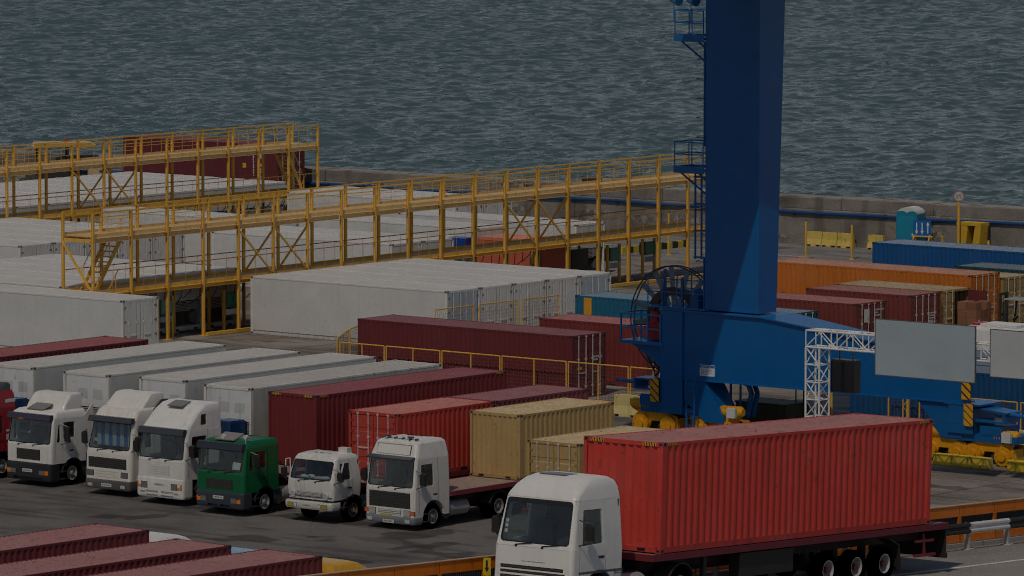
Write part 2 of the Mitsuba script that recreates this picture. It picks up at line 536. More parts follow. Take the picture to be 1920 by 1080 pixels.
def frame_parts(kit, L, H, col, wear, top):
    hl, hw = L / 2, W / 2
    for sx in (-1, 1):
        for sy in (-1, 1):
            b = B(col, wear)
            x, y = sx * (hl - 0.075), sy * (hw - 0.055)
            b.box(x - 0.07, x + 0.07, y - 0.05, y + 0.05, 0.118, H - 0.118)
            kit.put('corner_post', b)
            for z0, z1 in ((0, 0.118), (H - 0.118, H)):
                c = B(tuple(0.55 * a + 0.02 for a in col), min(9, wear + 3))
                x, y = sx * (hl - 0.087), sy * (hw - 0.079)
                c.box(x - 0.089, x + 0.089, y - 0.081, y + 0.081, z0, z1)
                c.box(x - 0.05, x + 0.05, y + sy * 0.0805 - 0.002, y + sy * 0.0805 + 0.002, z0 + 0.03, z0 + 0.09, BLACK, 0)
                c.box(x + sx * 0.0885 - 0.002, x + sx * 0.0885 + 0.002, y - 0.04, y + 0.04, z0 + 0.03, z0 + 0.09, BLACK, 0)
                kit.put('corner_casting', c)
    for sy in (-1, 1):
        b = B(col, wear)
        b.box(-hl + 0.17, hl - 0.17, sy * (hw - 0.035) - 0.033, sy * (hw - 0.035) + 0.033, H - 0.085, H - 0.012)
        kit.put('top_rail', b)
        b = B(tuple(a * 0.8 for a in col), min(9, wear + 3))
        b.box(-hl + 0.17, hl - 0.17, sy * (hw - 0.045) - 0.03, sy * (hw - 0.045) + 0.03, 0.015, 0.165)
        for x in np.arange(-hl + 0.6, hl - 0.4, 0.62):
            b.box(x - 0.03, x + 0.03, -hw + 0.09, hw - 0.09, 0.03, 0.13) if sy > 0 else None
        if L < 7:
            for x in (-1.05, 1.05):
                b.box(x - 0.18, x + 0.18, sy * (hw - 0.0135) - 0.002, sy * (hw - 0.0135) + 0.002, 0.03, 0.135, BLACK, 0)
        kit.put('bottom_rail', b)
    for sx in (-1, 1):
        b = B(col, wear)
        b.box(sx * (hl - 0.05) - 0.045, sx * (hl - 0.05) + 0.045, -hw + 0.16, hw - 0.16, H - 0.115, H - 0.012)
        kit.put('header', b)
        b = B(tuple(a * 0.85 for a in col), min(9, wear + 2))
        b.box(sx * (hl - 0.05) - 0.045, sx * (hl - 0.05) + 0.045, -hw + 0.16, hw - 0.16, 0.02, 0.15)
        for y in (-0.75, 0.55):
            b.box(sx * (hl - 0.004) - 0.003, sx * (hl - 0.004) + 0.003, y, y + 0.24, 0.035, 0.115, BLACK, 0)
        kit.put('sill', b)
    b = B((0.12, 0.08, 0.05), 3)
    b.box(-hl + 0.1, hl - 0.1, -hw + 0.08, hw - 0.08, 0.135, 0.162)
    kit.put('floor', b)


def hazard(kit, L, H):
    hl, hw = L / 2, W / 2
    for sx in (-1, 1):
        for sy in (-1, 1):
            b = B((0.62, 0.42, 0.02), 3)
            x, y = sx * (hl + 0.0015), sy * (hw - 0.42)
            b.box(x - 0.002, x + 0.002, y - 0.20, y + 0.20, H - 0.10, H - 0.02)
            for k in range(5):
                y0 = y - 0.19 + k * 0.08
                b.raw([(x + sx * 0.003, y0, H - 0.099), (x + sx * 0.003, y0 + 0.035, H - 0.099), (x + sx * 0.003, y0 + 0.065, H - 0.021), (x + sx * 0.003, y0 + 0.03, H - 0.021)], [(0, 1, 2, 3)], BLACK, 0)
            kit.put('hazard_sticker', b)
            b = B((0.62, 0.42, 0.02), 3)
            x, y = sx * (hl - 0.42), sy * (hw + 0.001)
            b.box(x - 0.20, x + 0.20, y - 0.002, y + 0.002, H - 0.082, H - 0.02)
            for k in range(5):
                x0 = x - 0.19 + k * 0.08
                b.raw([(x0, y + sy * 0.003, H - 0.081), (x0 + 0.035, y + sy * 0.003, H - 0.081), (x0 + 0.065, y + sy * 0.003, H - 0.021), (x0 + 0.03, y + sy * 0.003, H - 0.021)], [(0, 1, 2, 3)], BLACK, 0)
            kit.put('hazard_sticker', b)


def door_leaf(side, H, col, wear, reefer, rods=2):
    """A door leaf hung on x = 0 facing +x, from y = 0 (the middle seam) out to side * 1.1; returns (panel, rods, hinges, handles)."""
    w = W / 2 - 0.155
    z0, z1 = 0.16, H - 0.125
    lo, hi = (0.012, w) if side > 0 else (-w, -0.012)
    p = B(col, wear)
    if reefer:
        p.box(-0.06, 0.0, lo, hi, z0, z1)
        p.box(-0.03, 0.006, lo + 0.05, hi - 0.05, z0 + 0.05, z1 - 0.05)
    else:
        p.box(-0.045, -0.03, lo, hi, z0, z1)
        h = (z1 - z0)
        cuts = [z0, z0 + 0.20 * h, z0 + 0.26 * h, z0 + 0.45 * h, z0 + 0.51 * h, z0 + 0.71 * h, z0 + 0.77 * h, z1]
        for a in range(0, 8, 2):
            b0, b1 = cuts[a], cuts[a + 1]
            v = [(0, lo, b0 + 0.03), (0, hi, b0 + 0.03), (0, hi, b1 - 0.03), (0, lo, b1 - 0.03), (-0.03, lo, b0), (-0.03, hi, b0), (-0.03, hi, b1), (-0.03, lo, b1)]
            p.raw(v, [(0, 1, 2, 3), (4, 5, 1, 0), (3, 2, 6, 7), (0, 3, 7, 4), (1, 5, 6, 2)])
        p.box(-0.03, 0.0, lo, lo + 0.05, z0, z1)
        p.box(-0.03, 0.0, hi - 0.05, hi, z0, z1)
    g = B(BLACK, 0)
    g.box(-0.05, -0.012, lo - 0.012, lo, z0, z1)
    g.box(-0.05, -0.012, hi, hi + 0.02, z0, z1)
    g.box(-0.05, -0.012, lo, hi, z1, z1 + 0.018)
    rods_b = []
    for fr in ((0.22, 0.70) if side > 0 else (-0.70, -0.22)):
        y = fr * w
        r = B((0.52, 0.51, 0.50) if not reefer else (0.62, 0.62, 0.60), 4)
        r.tube((0.035, y, z0 - 0.09), (0.035, y, z1 + 0.07), 0.021, 6)
        for z in (z0 - 0.06, z1 + 0.04, z0 + 0.35, z0 + 0.62 * (z1 - z0)):
            r.box(0.0, 0.062, y - 0.045, y + 0.045, z - 0.035, z + 0.035)
        sgn = 1 if fr > 0 else -1
        r.bar((0.045, y, z0 + 0.95), (0.05, y - sgn * 0.36 * (1 if abs(fr) > 0.5 else -1), z0 + 0.93), 0.03, 0.045)
        rods_b.append(r)
    hg = B(tuple(a * 0.6 for a in col) if not reefer else (0.22, 0.17, 0.14), 8)
    ye = hi if side > 0 else lo
    for z in np.linspace(z0 + 0.25, z1 - 0.25, 4 if reefer else 5):
        hg.box(-0.015, 0.018, ye - 0.10, ye + 0.10, z - 0.05, z + 0.05)
        hg.tube((0.02, ye + side * 0.03, z - 0.08), (0.02, ye + side * 0.03, z + 0.08), 0.022, 6)
    return p, g, rods_b, hg


def put_doors(kit, L, H, col, wear, sx, reefer=False, only=None):
    for side in (1, -1):
        if only and side != only:
            continue
        p, g, rods, hg = door_leaf(side, H, col, wear, reefer)
        R = None if sx > 0 else [[-1, 0, 0], [0, -1, 0], [0, 0, 1]]
        t = (sx * (L / 2 - 0.035), 0, 0)
        d = kit.put('door', p.moved(R, t))
        kit.put('seal', g.moved(R, t), under=d)
        for r in rods:
            kit.put('lock_rod', r.moved(R, t), under=d)
        kit.put('hinge', hg.moved(R, t), under=d)


def dry_kit(L, H, col, top, wear=3, doors=-1, hc=False, only=None):
    kit = Kit()
    hl, hw = L / 2, W / 2
    frame_parts(kit, L, H, col, wear, top)
    for sy in (1, -1):
        kit.put('side_wall', corrugated(L - 0.30, 0.16, H - 0.085, 0.045, 0.278, col, wear, sy * (hw - 0.012), sy))
    e = corrugated(W - 0.24, 0.15, H - 0.11, 0.05, 0.25, col, wear, hl - 0.03, 1)
    kit.put('end_wall', turn(e, math.pi / 2 if doors > 0 else -math.pi / 2))
    if doors:
        put_doors(kit, L, H, col, wear, doors, only=only)
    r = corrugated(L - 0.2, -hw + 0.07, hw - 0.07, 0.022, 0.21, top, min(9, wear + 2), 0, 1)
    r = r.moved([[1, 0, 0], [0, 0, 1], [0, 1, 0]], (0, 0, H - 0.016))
    kit.put('roof', r)  # paler than the walls: bleaching and dust, plus overhead light in the colour
    if hc:
        hazard(kit, L, H)
    return kit


def reefer_kit(L, H, col, top, side_col, wear=3, doors=-1, door_col=None, machine=True):
    kit = Kit()
    hl, hw = L / 2, W / 2
    frame_parts(kit, L, H, col, wear, top)
    for sy in (1, -1):
        b = B(side_col, wear)
        y = sy * (hw - 0.014)
        b.box(-hl + 0.15, hl - 0.15, y - 0.01, y + 0.01, 0.20, H - 0.10)
        for k in range(1, int(L / 1.2)):
            x = -hl + k * 1.2
            b.box(x - 0.02, x + 0.02, y + sy * 0.0105 - 0.002, y + sy * 0.0105 + 0.002, 0.21, H - 0.11)
        kit.put('side_wall', b)
        b = B((0.06, 0.06, 0.06), 4)
        b.box(-hl + 0.18, hl - 0.18, y - 0.02, y + 0.0, 0.167, 0.197)
        kit.put('rubbing_strip', b)
    b = B(top, wear)  # white roofs toned below the sides to offset strong overhead light
    n = int(L / 1.2)
    for k in range(n):
        x0, x1 = -hl + 0.12 + k * (L - 0.24) / n, -hl + 0.12 + (k + 1) * (L - 0.24) / n
        b.raw([(x0 + 0.003, -hw + 0.06, H - 0.022), (x1 - 0.003, -hw + 0.06, H - 0.022), (x1 - 0.003, 0, H - 0.012), (x0 + 0.003, 0, H - 0.012)], [(0, 1, 2, 3)])
        b.raw([(x0 + 0.003, 0, H - 0.012), (x1 - 0.003, 0, H - 0.012), (x1 - 0.003, hw - 0.06, H - 0.022), (x0 + 0.003, hw - 0.06, H - 0.022)], [(0, 1, 2, 3)])
    b.box(-hl + 0.1, hl - 0.1, -hw + 0.06, hw - 0.06, H - 0.06, H - 0.026)
    kit.put('roof', b)
    put_doors(kit, L, H, door_col or col, wear, doors, reefer=True)
    # machinery end
    s = -doors
    b = B(WHITE_B, wear + 1)
    x = s * (hl - 0.05)
    b.box(min(x, x - s * 0.08), max(x, x - s * 0.08), -hw + 0.14, hw - 0.14, 1.45, H - 0.12)
    b.box(min(x, x - s * 0.4), max(x, x - s * 0.4), -hw + 0.14, hw - 0.14, 0.15, 0.22)
    b.box(x - s * 0.42 - 0.02, x - s * 0.42 + 0.02, -hw + 0.14, hw - 0.14, 0.22, 1.45, (0.10, 0.10, 0.10), 4)
    kit.put('machinery_panel', b)
    q = B((0.05, 0.05, 0.05), 3)
    for z in np.arange(0.95, 1.42, 0.07):
        q.box(x - s * 0.06 - 0.02, x - s * 0.06 + 0.02, -hw + 0.2, 0.35, z, z + 0.035, (0.45, 0.45, 0.45), 5)
    q.box(x - s * 0.3 - 0.1, x - s * 0.3 + 0.1, -0.9, -0.1, 0.25, 0.85)
    q.tube((x - s * 0.1, 0.65, 0.6), (x - s * 0.35, 0.65, 0.6), 0.27, 12, (0.16, 0.16, 0.16))
    q.box(x - s * 0.15 - 0.1, x - s * 0.15 + 0.1, 0.25, 1.0, 1.0, 1.4, (0.28, 0.29, 0.30))
    for y in (-0.6, 0.2):
        q.box(x + s * 0.004 - 0.004, x + s * 0.004 + 0.004, y - 0.25, y + 0.25, 1.75, 2.15, (0.5, 0.52, 0.53), 6)
    kit.put('cooling_unit', q)
    return kit


def container(kit, label, x, y, z, yaw, group=None, pitch=0.0, name='shipping_container', cat='shipping container', extra=None):
    key = thing(name, label, cat, group)
    kit.set(key, place(x, y, z, yaw, pitch))
    if extra:
        extra(key)
    return key


def grid_container(kit, label, u_end, v0, z=0.0, L=12.19, group=None, name='shipping_container', cat='shipping container'):
    """Set down square to the quay; u_end is its end towards the lower right, v0 its side towards the camera."""
    p = G(u_end - L / 2, v0 + W / 2, z)
    return container(kit, label, p[0], p[1], z, GRID_YAW, group, name=name, cat=cat)


def row_container(kit, label, near, z, L, along=0.0, group=None, name='shipping_container', cat='shipping container', yaw=ROW):
    """Set on a parked trailer; near = its front corner on the camera's right."""
    d, n = np.array([math.cos(yaw), math.sin(yaw)]), np.array([-math.sin(yaw), math.cos(yaw)])
    p = np.asarray(near) + d * (along + L / 2) + n * W / 2
    return container(kit, label, p[0], p[1], z, math.degrees(yaw), group, name=name, cat=cat)


STD, HC, LR, LS = 2.47, 2.77, 11.3, 5.6
# on the trailers of the parked lorries, left to right
k_maroon_row = dry_kit(LR, HC, (0.17, 0.022, 0.026), MAROON_TOP, 2, 1, True)
k_maroon_low = dry_kit(LR, STD, MAROON, (0.30, 0.10, 0.10), 3, 1)
row_container(k_maroon_low, 'maroon container behind the white reefers, its far end level with the yellow walkway foot', (-22.2, 247.5), 1.45, LR)
k_reefer_row = reefer_kit(LR, HC, (0.66, 0.65, 0.61), (0.48, 0.47, 0.45), (0.56, 0.57, 0.56), 2, 1)
for near, lab in (((-18.84, 244.1), 'leftmost of the four white reefer containers on the parked lorries'),
                  ((-15.71, 241.4), 'white reefer container second from the left behind the parked lorries'),
                  ((-12.62, 239.51), 'white reefer container third from the left, with a rusty grey top edge')):
    row_container(k_reefer_row, lab, near, 1.3, LR, name='reefer_container', cat='reefer container')
row_container(reefer_kit(LR, HC, (0.70, 0.70, 0.68), (0.44, 0.42, 0.395), (0.48, 0.49, 0.48), 4, 1), 'white reefer container with a beige roof beside the dark maroon container', (-9.97, 236.73), 1.3, LR, name='reefer_container', cat='reefer container')
row_container(k_maroon_row, 'dark maroon high container with yellow striped corners behind the green lorry', (-7.39, 234.2), 1.3, LR)
row_container(dry_kit(LS, STD, RED, (0.50, 0.20, 0.17), 3, -1), 'bright red short container with its door end behind the old white lorry', (-4.25, 230.65), 1.3, LS)
row_container(dry_kit(LS, STD, (0.20, 0.05, 0.06), (0.30, 0.13, 0.14), 4, 1), 'dull maroon short container right behind the bright red one', (-4.25, 230.65), 1.3, LS, along=LS + 0.12)
k_tan = dry_kit(LS, STD, TAN, TAN_TOP, 3, 1)
row_container(k_tan, 'tan short container standing on the empty front flatbed of a lorry', (0.30, 230.48), 1.3, LS)
row_container(dry_kit(LS, STD, (0.44, 0.30, 0.12), TAN_TOP, 3, -1), 'tan container with its door end half hidden by the near red container', (2.42, 221.39), 1.3, LS)
# in the lower left corner
YAW_LL = math.radians(48.5)
k_ll = dry_kit(LR, STD, (0.17, 0.03, 0.036), (0.34, 0.165, 0.165), 4, 1)
for far, lab in (((-11.64, 198.55), 'pinkish red container roof, farthest of the three in the lower left corner'),
                 ((-8.84, 194.9), 'middle of the three reddish container roofs in the lower left corner'),
                 ((-5.90, 192.5), 'nearest of the three reddish container roofs in the lower left corner')):
    near = np.array(far) - np.array([math.cos(YAW_LL), math.sin(YAW_LL)]) * LR
    row_container(k_ll, lab, near, 1.3, LR, yaw=YAW_LL)

# on the near lorry climbing the ramp
A_PITCH = math.degrees(math.atan(GRADE))
p = AC + AD * 12.19 / 2 + AN * W / 2
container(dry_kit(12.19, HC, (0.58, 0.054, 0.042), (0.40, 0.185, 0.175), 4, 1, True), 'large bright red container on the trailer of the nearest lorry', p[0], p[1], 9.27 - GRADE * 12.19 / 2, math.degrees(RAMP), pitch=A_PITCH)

# standing on the yard, square to the quay
grid_container(dry_kit(12.19, HC, MAROON, (0.26, 0.11, 0.12), 3, 1), 'long dark maroon container with white door rods behind the yellow fence', 17.2, -12.3)
grid_container(dry_kit(6.06, HC, (0.20, 0.035, 0.035), (0.40, 0.17, 0.165), 3, 1), 'short brick red container beside the crane cable reel', 17.1, -6.9, L=6.06)
k_blue20 = dry_kit(6.06, STD, (0.01, 0.12, 0.22), (0.20, 0.28, 0.36), 2, 1)
i1 = grid_container(k_blue20, 'short blue container with an orange door strip behind the cable reel', 9.9, 4.75, L=6.06)
b = B((0.62, 0.30, 0.03), 1)
b.box(-6.06 / 2 + 0.55, -6.06 / 2 + 1.0, -W / 2 - 0.03, -W / 2 + 0.01, 0.17, STD - 0.09)
q = G(9.9 - 3.03, 4.75 + W / 2)
put(i1, 'door_panel', b, to_world=place(q[0], q[1], 0, GRID_YAW), label='orange door panel in the blue side')
k_reefer = reefer_kit(12.19, HC, WHITE, (0.50, 0.50, 0.495), (0.61, 0.625, 0.64), 1, 1)
k_reefer_b = reefer_kit(12.19, HC, WHITE, (0.50, 0.50, 0.495), (0.61, 0.625, 0.64), 1, 1, (0.42, 0.49, 0.56))
k_reefer_m = reefer_kit(12.19, HC, WHITE, (0.50, 0.50, 0.495), (0.61, 0.625, 0.64), 1, -1)
NTH = ('nearest', 'second nearest', 'third nearest', 'fourth nearest', 'fifth nearest', 'sixth nearest', 'seventh nearest', 'eighth nearest', 'ninth nearest', 'tenth nearest', 'farthest')
ORD = ('nearest', 'second', 'third', 'fourth', 'farthest')
for i in range(5):
    grid_container(k_reefer_b if i in (0, 4) else k_reefer, f'{ORD[i]} white reefer of the block of five whose door ends face the crane', 0.0, i * 2.49, name='reefer_container', cat='reefer container')
grid_container(k_reefer, 'big white reefer at the left edge with its door end by the walkway stairs', -8.7, -12.8, name='reefer_container', cat='reefer container')
for i in range(5):
    grid_container(k_reefer_m, f'{NTH[i]} white reefer of the packed row at the left edge before the near walkway', -15.5, -9.6 + i * 2.49, name='reefer_container', cat='reefer container', group='white reefers in the lower row by the near walkway')
for v0, lab in ((17.4, 'white reefer whose long side faces the camera behind the near walkway'), (19.9, 'white reefer right behind the one with its long side exposed'),
                (32.4, 'white reefer nearest the sea wall behind the near walkway')):
    grid_container(k_reefer_m, lab, -18.0, v0, name='reefer_container', cat='reefer container')
for i in range(5):
    grid_container(k_reefer, f'{NTH[i]} white reefer of the row with its doors showing between the two walkways', -32.0, 4.95 + i * 2.49, name='reefer_container', cat='reefer container', group='white reefers between the two walkways')
for v0, lab in ((24.0, 'single white reefer between the walkways behind the dark gap'), (39.4, 'white reefer with its side exposed near the end of the far walkway'), (41.9, 'white reefer at the sea end between the walkways')):
    grid_container(k_reefer, lab, -32.0, v0, name='reefer_container', cat='reefer container')
for i in range(11):
    grid_container(k_reefer_m, f'{NTH[i]} white reefer of the row beyond the far yellow walkway', -48.8, 17.4 + i * 2.49, name='reefer_container', cat='reefer container', group='white reefers beyond the far walkway')
grid_container(k_reefer_m, 'white reefer in the middle gap behind the near walkway', -20.6, 27.4, name='reefer_container', cat='reefer container')
# right-hand stack yard
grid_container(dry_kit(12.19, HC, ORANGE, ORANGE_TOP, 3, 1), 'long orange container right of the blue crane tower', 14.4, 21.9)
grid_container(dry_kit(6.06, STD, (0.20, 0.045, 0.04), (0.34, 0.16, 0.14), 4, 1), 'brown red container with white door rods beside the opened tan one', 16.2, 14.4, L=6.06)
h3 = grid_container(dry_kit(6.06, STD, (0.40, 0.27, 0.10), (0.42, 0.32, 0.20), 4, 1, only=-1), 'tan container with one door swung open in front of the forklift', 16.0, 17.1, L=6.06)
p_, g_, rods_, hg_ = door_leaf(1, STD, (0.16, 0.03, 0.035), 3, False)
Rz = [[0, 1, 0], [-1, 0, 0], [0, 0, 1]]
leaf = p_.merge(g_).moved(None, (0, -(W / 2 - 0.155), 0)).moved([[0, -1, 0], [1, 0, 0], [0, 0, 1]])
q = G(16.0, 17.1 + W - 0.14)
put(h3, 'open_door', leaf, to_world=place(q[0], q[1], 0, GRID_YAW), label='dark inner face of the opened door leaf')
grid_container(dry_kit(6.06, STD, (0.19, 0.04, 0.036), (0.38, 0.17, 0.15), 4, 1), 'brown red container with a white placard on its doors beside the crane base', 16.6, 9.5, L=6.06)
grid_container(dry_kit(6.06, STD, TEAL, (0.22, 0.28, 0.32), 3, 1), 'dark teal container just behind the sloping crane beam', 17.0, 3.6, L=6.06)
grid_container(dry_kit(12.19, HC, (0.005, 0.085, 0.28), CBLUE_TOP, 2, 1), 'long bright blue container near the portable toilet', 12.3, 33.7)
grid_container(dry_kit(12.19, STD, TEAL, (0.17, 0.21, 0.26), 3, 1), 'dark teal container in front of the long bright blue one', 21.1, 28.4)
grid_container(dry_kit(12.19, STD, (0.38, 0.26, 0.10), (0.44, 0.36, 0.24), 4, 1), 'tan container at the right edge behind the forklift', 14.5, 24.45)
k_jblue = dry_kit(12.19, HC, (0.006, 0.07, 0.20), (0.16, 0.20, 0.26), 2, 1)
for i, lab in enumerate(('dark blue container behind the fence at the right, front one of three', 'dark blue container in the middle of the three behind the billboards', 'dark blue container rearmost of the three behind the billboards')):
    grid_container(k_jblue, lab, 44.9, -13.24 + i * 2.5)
grid_container(dry_kit(12.19, HC, (0.13, 0.022, 0.028), (0.22, 0.075, 0.085), 3, 1), 'lone dark maroon container raised on a trailer before the sea at the upper left', -54.5, 50.4, 1.48)


def door_marks(key, u_end, v0, marks, z0=0.0):
    """Painted marks on a door end that faces the lower right: (y, z, width, height, colour) with y from the near side."""
    at = place(*G(u_end, v0, z0), GRID_YAW)
    for y, z, w, h, c in marks:
        b = B(c, 4)
        b.box(0.008, 0.012, y, y + w, z, z + h)
        put(key, 'marking', b, to_world=at)


WM = (0.55, 0.54, 0.52)


def text_rows(y, z, rows, h=0.08, w=0.07):
    return [(y + i * (w + 0.02), z - r * (h + 0.05), w, h, WM) for r, n in enumerate(rows) for i in range(n)]


by_label = {v['label']: k for k, v in labels.items() if 'label' in v}
door_marks(by_label['long dark maroon container with white door rods behind the yellow fence'], 17.2, -12.3,
           text_rows(1.45, 1.72, (7, 4)) + [(0.35, 1.25, 0.32, 0.12, (0.60, 0.42, 0.02)), (1.75, 0.85, 0.12, 0.12, (0.60, 0.42, 0.02)), (1.9, 0.3, 0.10, 0.10, WM)])
door_marks(by_label['brown red container with a white placard on its doors beside the crane base'], 16.6, 9.5, text_rows(1.45, 2.05, (8, 3, 5)) + [(0.62, 1.55, 0.42, 0.62, (0.62, 0.62, 0.58))])
door_marks(by_label['brown red container with white door rods beside the opened tan one'], 16.2, 14.4, text_rows(1.45, 1.5, (7, 5, 6, 4), 0.07))
gk = by_label['lone dark maroon container raised on a trailer before the sea at the upper left']
at = place(*G(-54.5, 50.4, 1.48), GRID_YAW)
for x, z, w, h, c in [(-1.9, 0.9 + i * 0.15, 0.09, 0.11, WM) for i in range(9)] + [(-1.35, 0.5 + i * 0.15, 0.09, 0.11, WM) for i in range(6)] + [(-1.4, 1.95, 0.22, 0.28, WM), (-1.4, 1.45, 0.18, 0.2, (0.6, 0.4, 0.02)), (-2.7, 1.35, 0.28, 0.28, (0.6, 0.4, 0.02))]:
    put(gk, 'marking', B(c, 3).box(x, x + w, -0.006, -0.002, z, z + h), to_world=at)


# ------------------------------------------------------------------ lorries
def lathe(profile, n=24, axis='y'):
    """(radius, offset along the axis) pairs turned about the axis."""
    pr = np.array(profile, float)
    a = np.arange(n) * 2 * np.pi / n
    v = np.stack([pr[:, 0][:, None] * np.cos(a), np.repeat(pr[:, 1][:, None], n, 1), pr[:, 0][:, None] * np.sin(a)], -1).reshape(-1, 3)
    i, j = np.meshgrid(np.arange(len(pr) - 1), np.arange(n), indexing='ij')
    j2 = (j + 1) % n
    f = np.stack([i * n + j, (i + 1) * n + j, (i + 1) * n + j2, i * n + j2], -1).reshape(-1, 4)
    if axis == 'z':
        v = v[:, [0, 2, 1]] * [1, -1, 1]
    return v, f


def to_manifold(v, f):
    f = np.asarray(f)
    if f.shape[1] == 4:
        f = np.vstack([f[:, [0, 1, 2]], f[:, [0, 2, 3]]])
    return m3.Manifold(m3.Mesh(vert_properties=np.asarray(v, np.float32), tri_verts=np.asarray(f, np.uint32)))


def solid(prof, d=0.0):
    """A body lofted through rounded plan outlines: rows (z, x front, x rear, half width, corner radius); d shrinks it all round."""
    rows = [list(r) for r in prof]
    loops = []
    for i, (z, xf, xr, hw, r) in enumerate(rows):
        z = z + d if i == 0 else (z - d if i == len(rows) - 1 else z)
        xf, xr, hw = xf - d, xr + d, hw - d
        r = max(0.02, min(r, hw * 0.9, (xf - xr) * 0.45))
        loop = []
        for cx, cy, a0, rr in ((xf - r, hw - r, 90, r), (xr + min(r, 0.10), hw - min(r, 0.10), 180, min(r, 0.10)), (xr + min(r, 0.10), -hw + min(r, 0.10), 270, min(r, 0.10)), (xf - r, -hw + r, 0, r)):
            s = -1 if False else 1
            for t in np.linspace(0, 90, 6):
                an = math.radians({90: 0, 180: 90, 270: 180, 0: 270}[a0] + t)
                loop.append((cx + rr * math.cos(an), cy + rr * math.sin(an), z))
        loops.append(loop)
    n = len(loops[0])
    v = np.array(loops).reshape(-1, 3)
    f = []
    for i in range(len(loops) - 1):
        for j in range(n):
            k = (j + 1) % n
            f += [(i * n + j, i * n + k, (i + 1) * n + k), (i * n + j, (i + 1) * n + k, (i + 1) * n + j)]
    c0, c1 = len(v), len(v) + 1
    v = np.vstack([v, np.mean(loops[0], 0), np.mean(loops[-1], 0)])
    m = (len(loops) - 1) * n
    for j in range(n):
        k = (j + 1) % n
        f += [(c0, k, j), (c1, m + j, m + k)]
    return to_manifold(v, f)


def cutter(pts, lo, hi, axis, r=0.05):
    """A prism with rounded corners: pts in (y, z) drawn along x, or in (x, z) drawn along y."""
    import shapely.geometry as sg
    poly = sg.Polygon(pts).buffer(-r).buffer(r, quad_segs=4)
    b = B().prism(list(poly.exterior.coords)[:-1], lo, hi, axis=axis)
    v, f, _, _ = b.items[0]
    m = trimesh.Trimesh(v, f, process=True)
    if m.volume < 0:
        m.invert()
    return to_manifold(m.vertices, m.faces)


def block(x0, x1, y0, y1, z0, z1):
    return m3.Manifold.cube((x1 - x0, y1 - y0, z1 - z0)).translate((x0, y0, z0))


def drum(x, z, r, y0, y1, n=28):
    return m3.Manifold.cylinder(abs(y1 - y0), r, r, n).rotate((-90, 0, 0)).translate((x, min(y0, y1), z))


def add_wheel(kit, x, y, side, R=0.47, wd=0.28, rim=(0.36, 0.36, 0.36), hub=(0.25, 0.25, 0.25), dual=False, deep=False, name='wheel'):
    """side: +1 when its outer face looks to +y."""
    h = wd / 2
    t = B((0.03, 0.029, 0.028), 1)
    v, f = lathe([(0.58 * R, -h * 0.85), (0.66 * R, -h), (0.93 * R, -h * 0.96), (R, -h * 0.72), (R, h * 0.72), (0.93 * R, h * 0.96), (0.66 * R, h), (0.58 * R, h * 0.85)], 28)
    f = np.array(f)[:, ::-1]
    def at(v, yy):
        w = v.copy()
        if side < 0:
            w = w * [-1, -1, 1]
        return w + [x, yy, R]
    t.raw(at(v, y), f)
    if dual:
        t.raw(at(v, y - side * (wd + 0.06)), f)
    w = kit.put(name, t, 'rubber', smooth=35)
    m = B(rim, 4)
    o = -0.55 if (dual or deep) else 0.15
    v, f = lathe([(0.60 * R, h * 0.86), (0.55 * R, h * 0.88), (0.50 * R, h * 0.4), (0.46 * R, h * o), (0.26 * R, h * (o + 0.12)), (0.24 * R, h * (o + 0.45)), (0.001, h * (o + 0.5))], 24)
    m.raw(at(v, y), np.array(f)[:, ::-1])
    kit.put('rim', m, 'gloss', smooth=35, under=w)
    c = B(hub, 4)
    for k in range(8):
        a = k * math.pi / 4 + 0.2
        p = np.array([x + 0.35 * R * math.cos(a), y + side * h * (o + 0.05), R + 0.35 * R * math.sin(a)])
        c.tube(p, p + [0, side * 0.035, 0], 0.022, 6)
    q = np.array([x, y + side * h * (o + 0.45), R])
    c.tube(q, q + [0, side * (0.09 if not deep else 0.15), 0], 0.20 * R, 12, r2=0.17 * R)
    kit.put('hub', c, 'gloss', smooth=35, under=w)


def mudguard(x, y0, y1, R, r, a0, a1, col, kit, name='mudguard'):
    b = B(col, 3)
    an = np.radians(np.linspace(a0, a1, 11))
    for i in range(10):
        p = [(x + rr * math.cos(a), R + rr * math.sin(a)) for rr, a in ((r, an[i]), (r, an[i + 1]), (r + 0.025, an[i + 1]), (r + 0.025, an[i]))]
        v = [(a, yy, c) for yy in (y0, y1) for a, c in p]
        b.raw(v, [(0, 1, 2, 3), (7, 6, 5, 4), (0, 4, 5, 1), (1, 5, 6, 2), (2, 6, 7, 3), (3, 7, 4, 0)])
    kit.put(name, b, 'paint', smooth=40)


def grille(kit, y0, y1, z0, z1, x, n, frame=(0.03, 0.03, 0.03), slat=(0.05, 0.05, 0.052)):
    b = B(frame, 1)
    b.box(x - 0.05, x + 0.004, y0, y1, z0, z1)
    for k in range(n):
        z = z0 + (k + 0.5) * (z1 - z0) / n
        b.bar((x + 0.012, y0 + 0.03, z), (x + 0.012, y1 - 0.03, z), 0.025, 0.45 * (z1 - z0) / n, slat)
    kit.put('grille', b, 'gloss')


def light(kit, x, y0, y1, z0, z1, col, name='headlight'):
    b = B((0.05, 0.05, 0.05), 1)
    b.box(x - 0.04, x + 0.006, y0 - 0.015, y1 + 0.015, z0 - 0.015, z1 + 0.015)
    b.box(x - 0.04, x + 0.016, y0, y1, z0, z1, col, 0)
    kit.put(name, b, 'gloss')


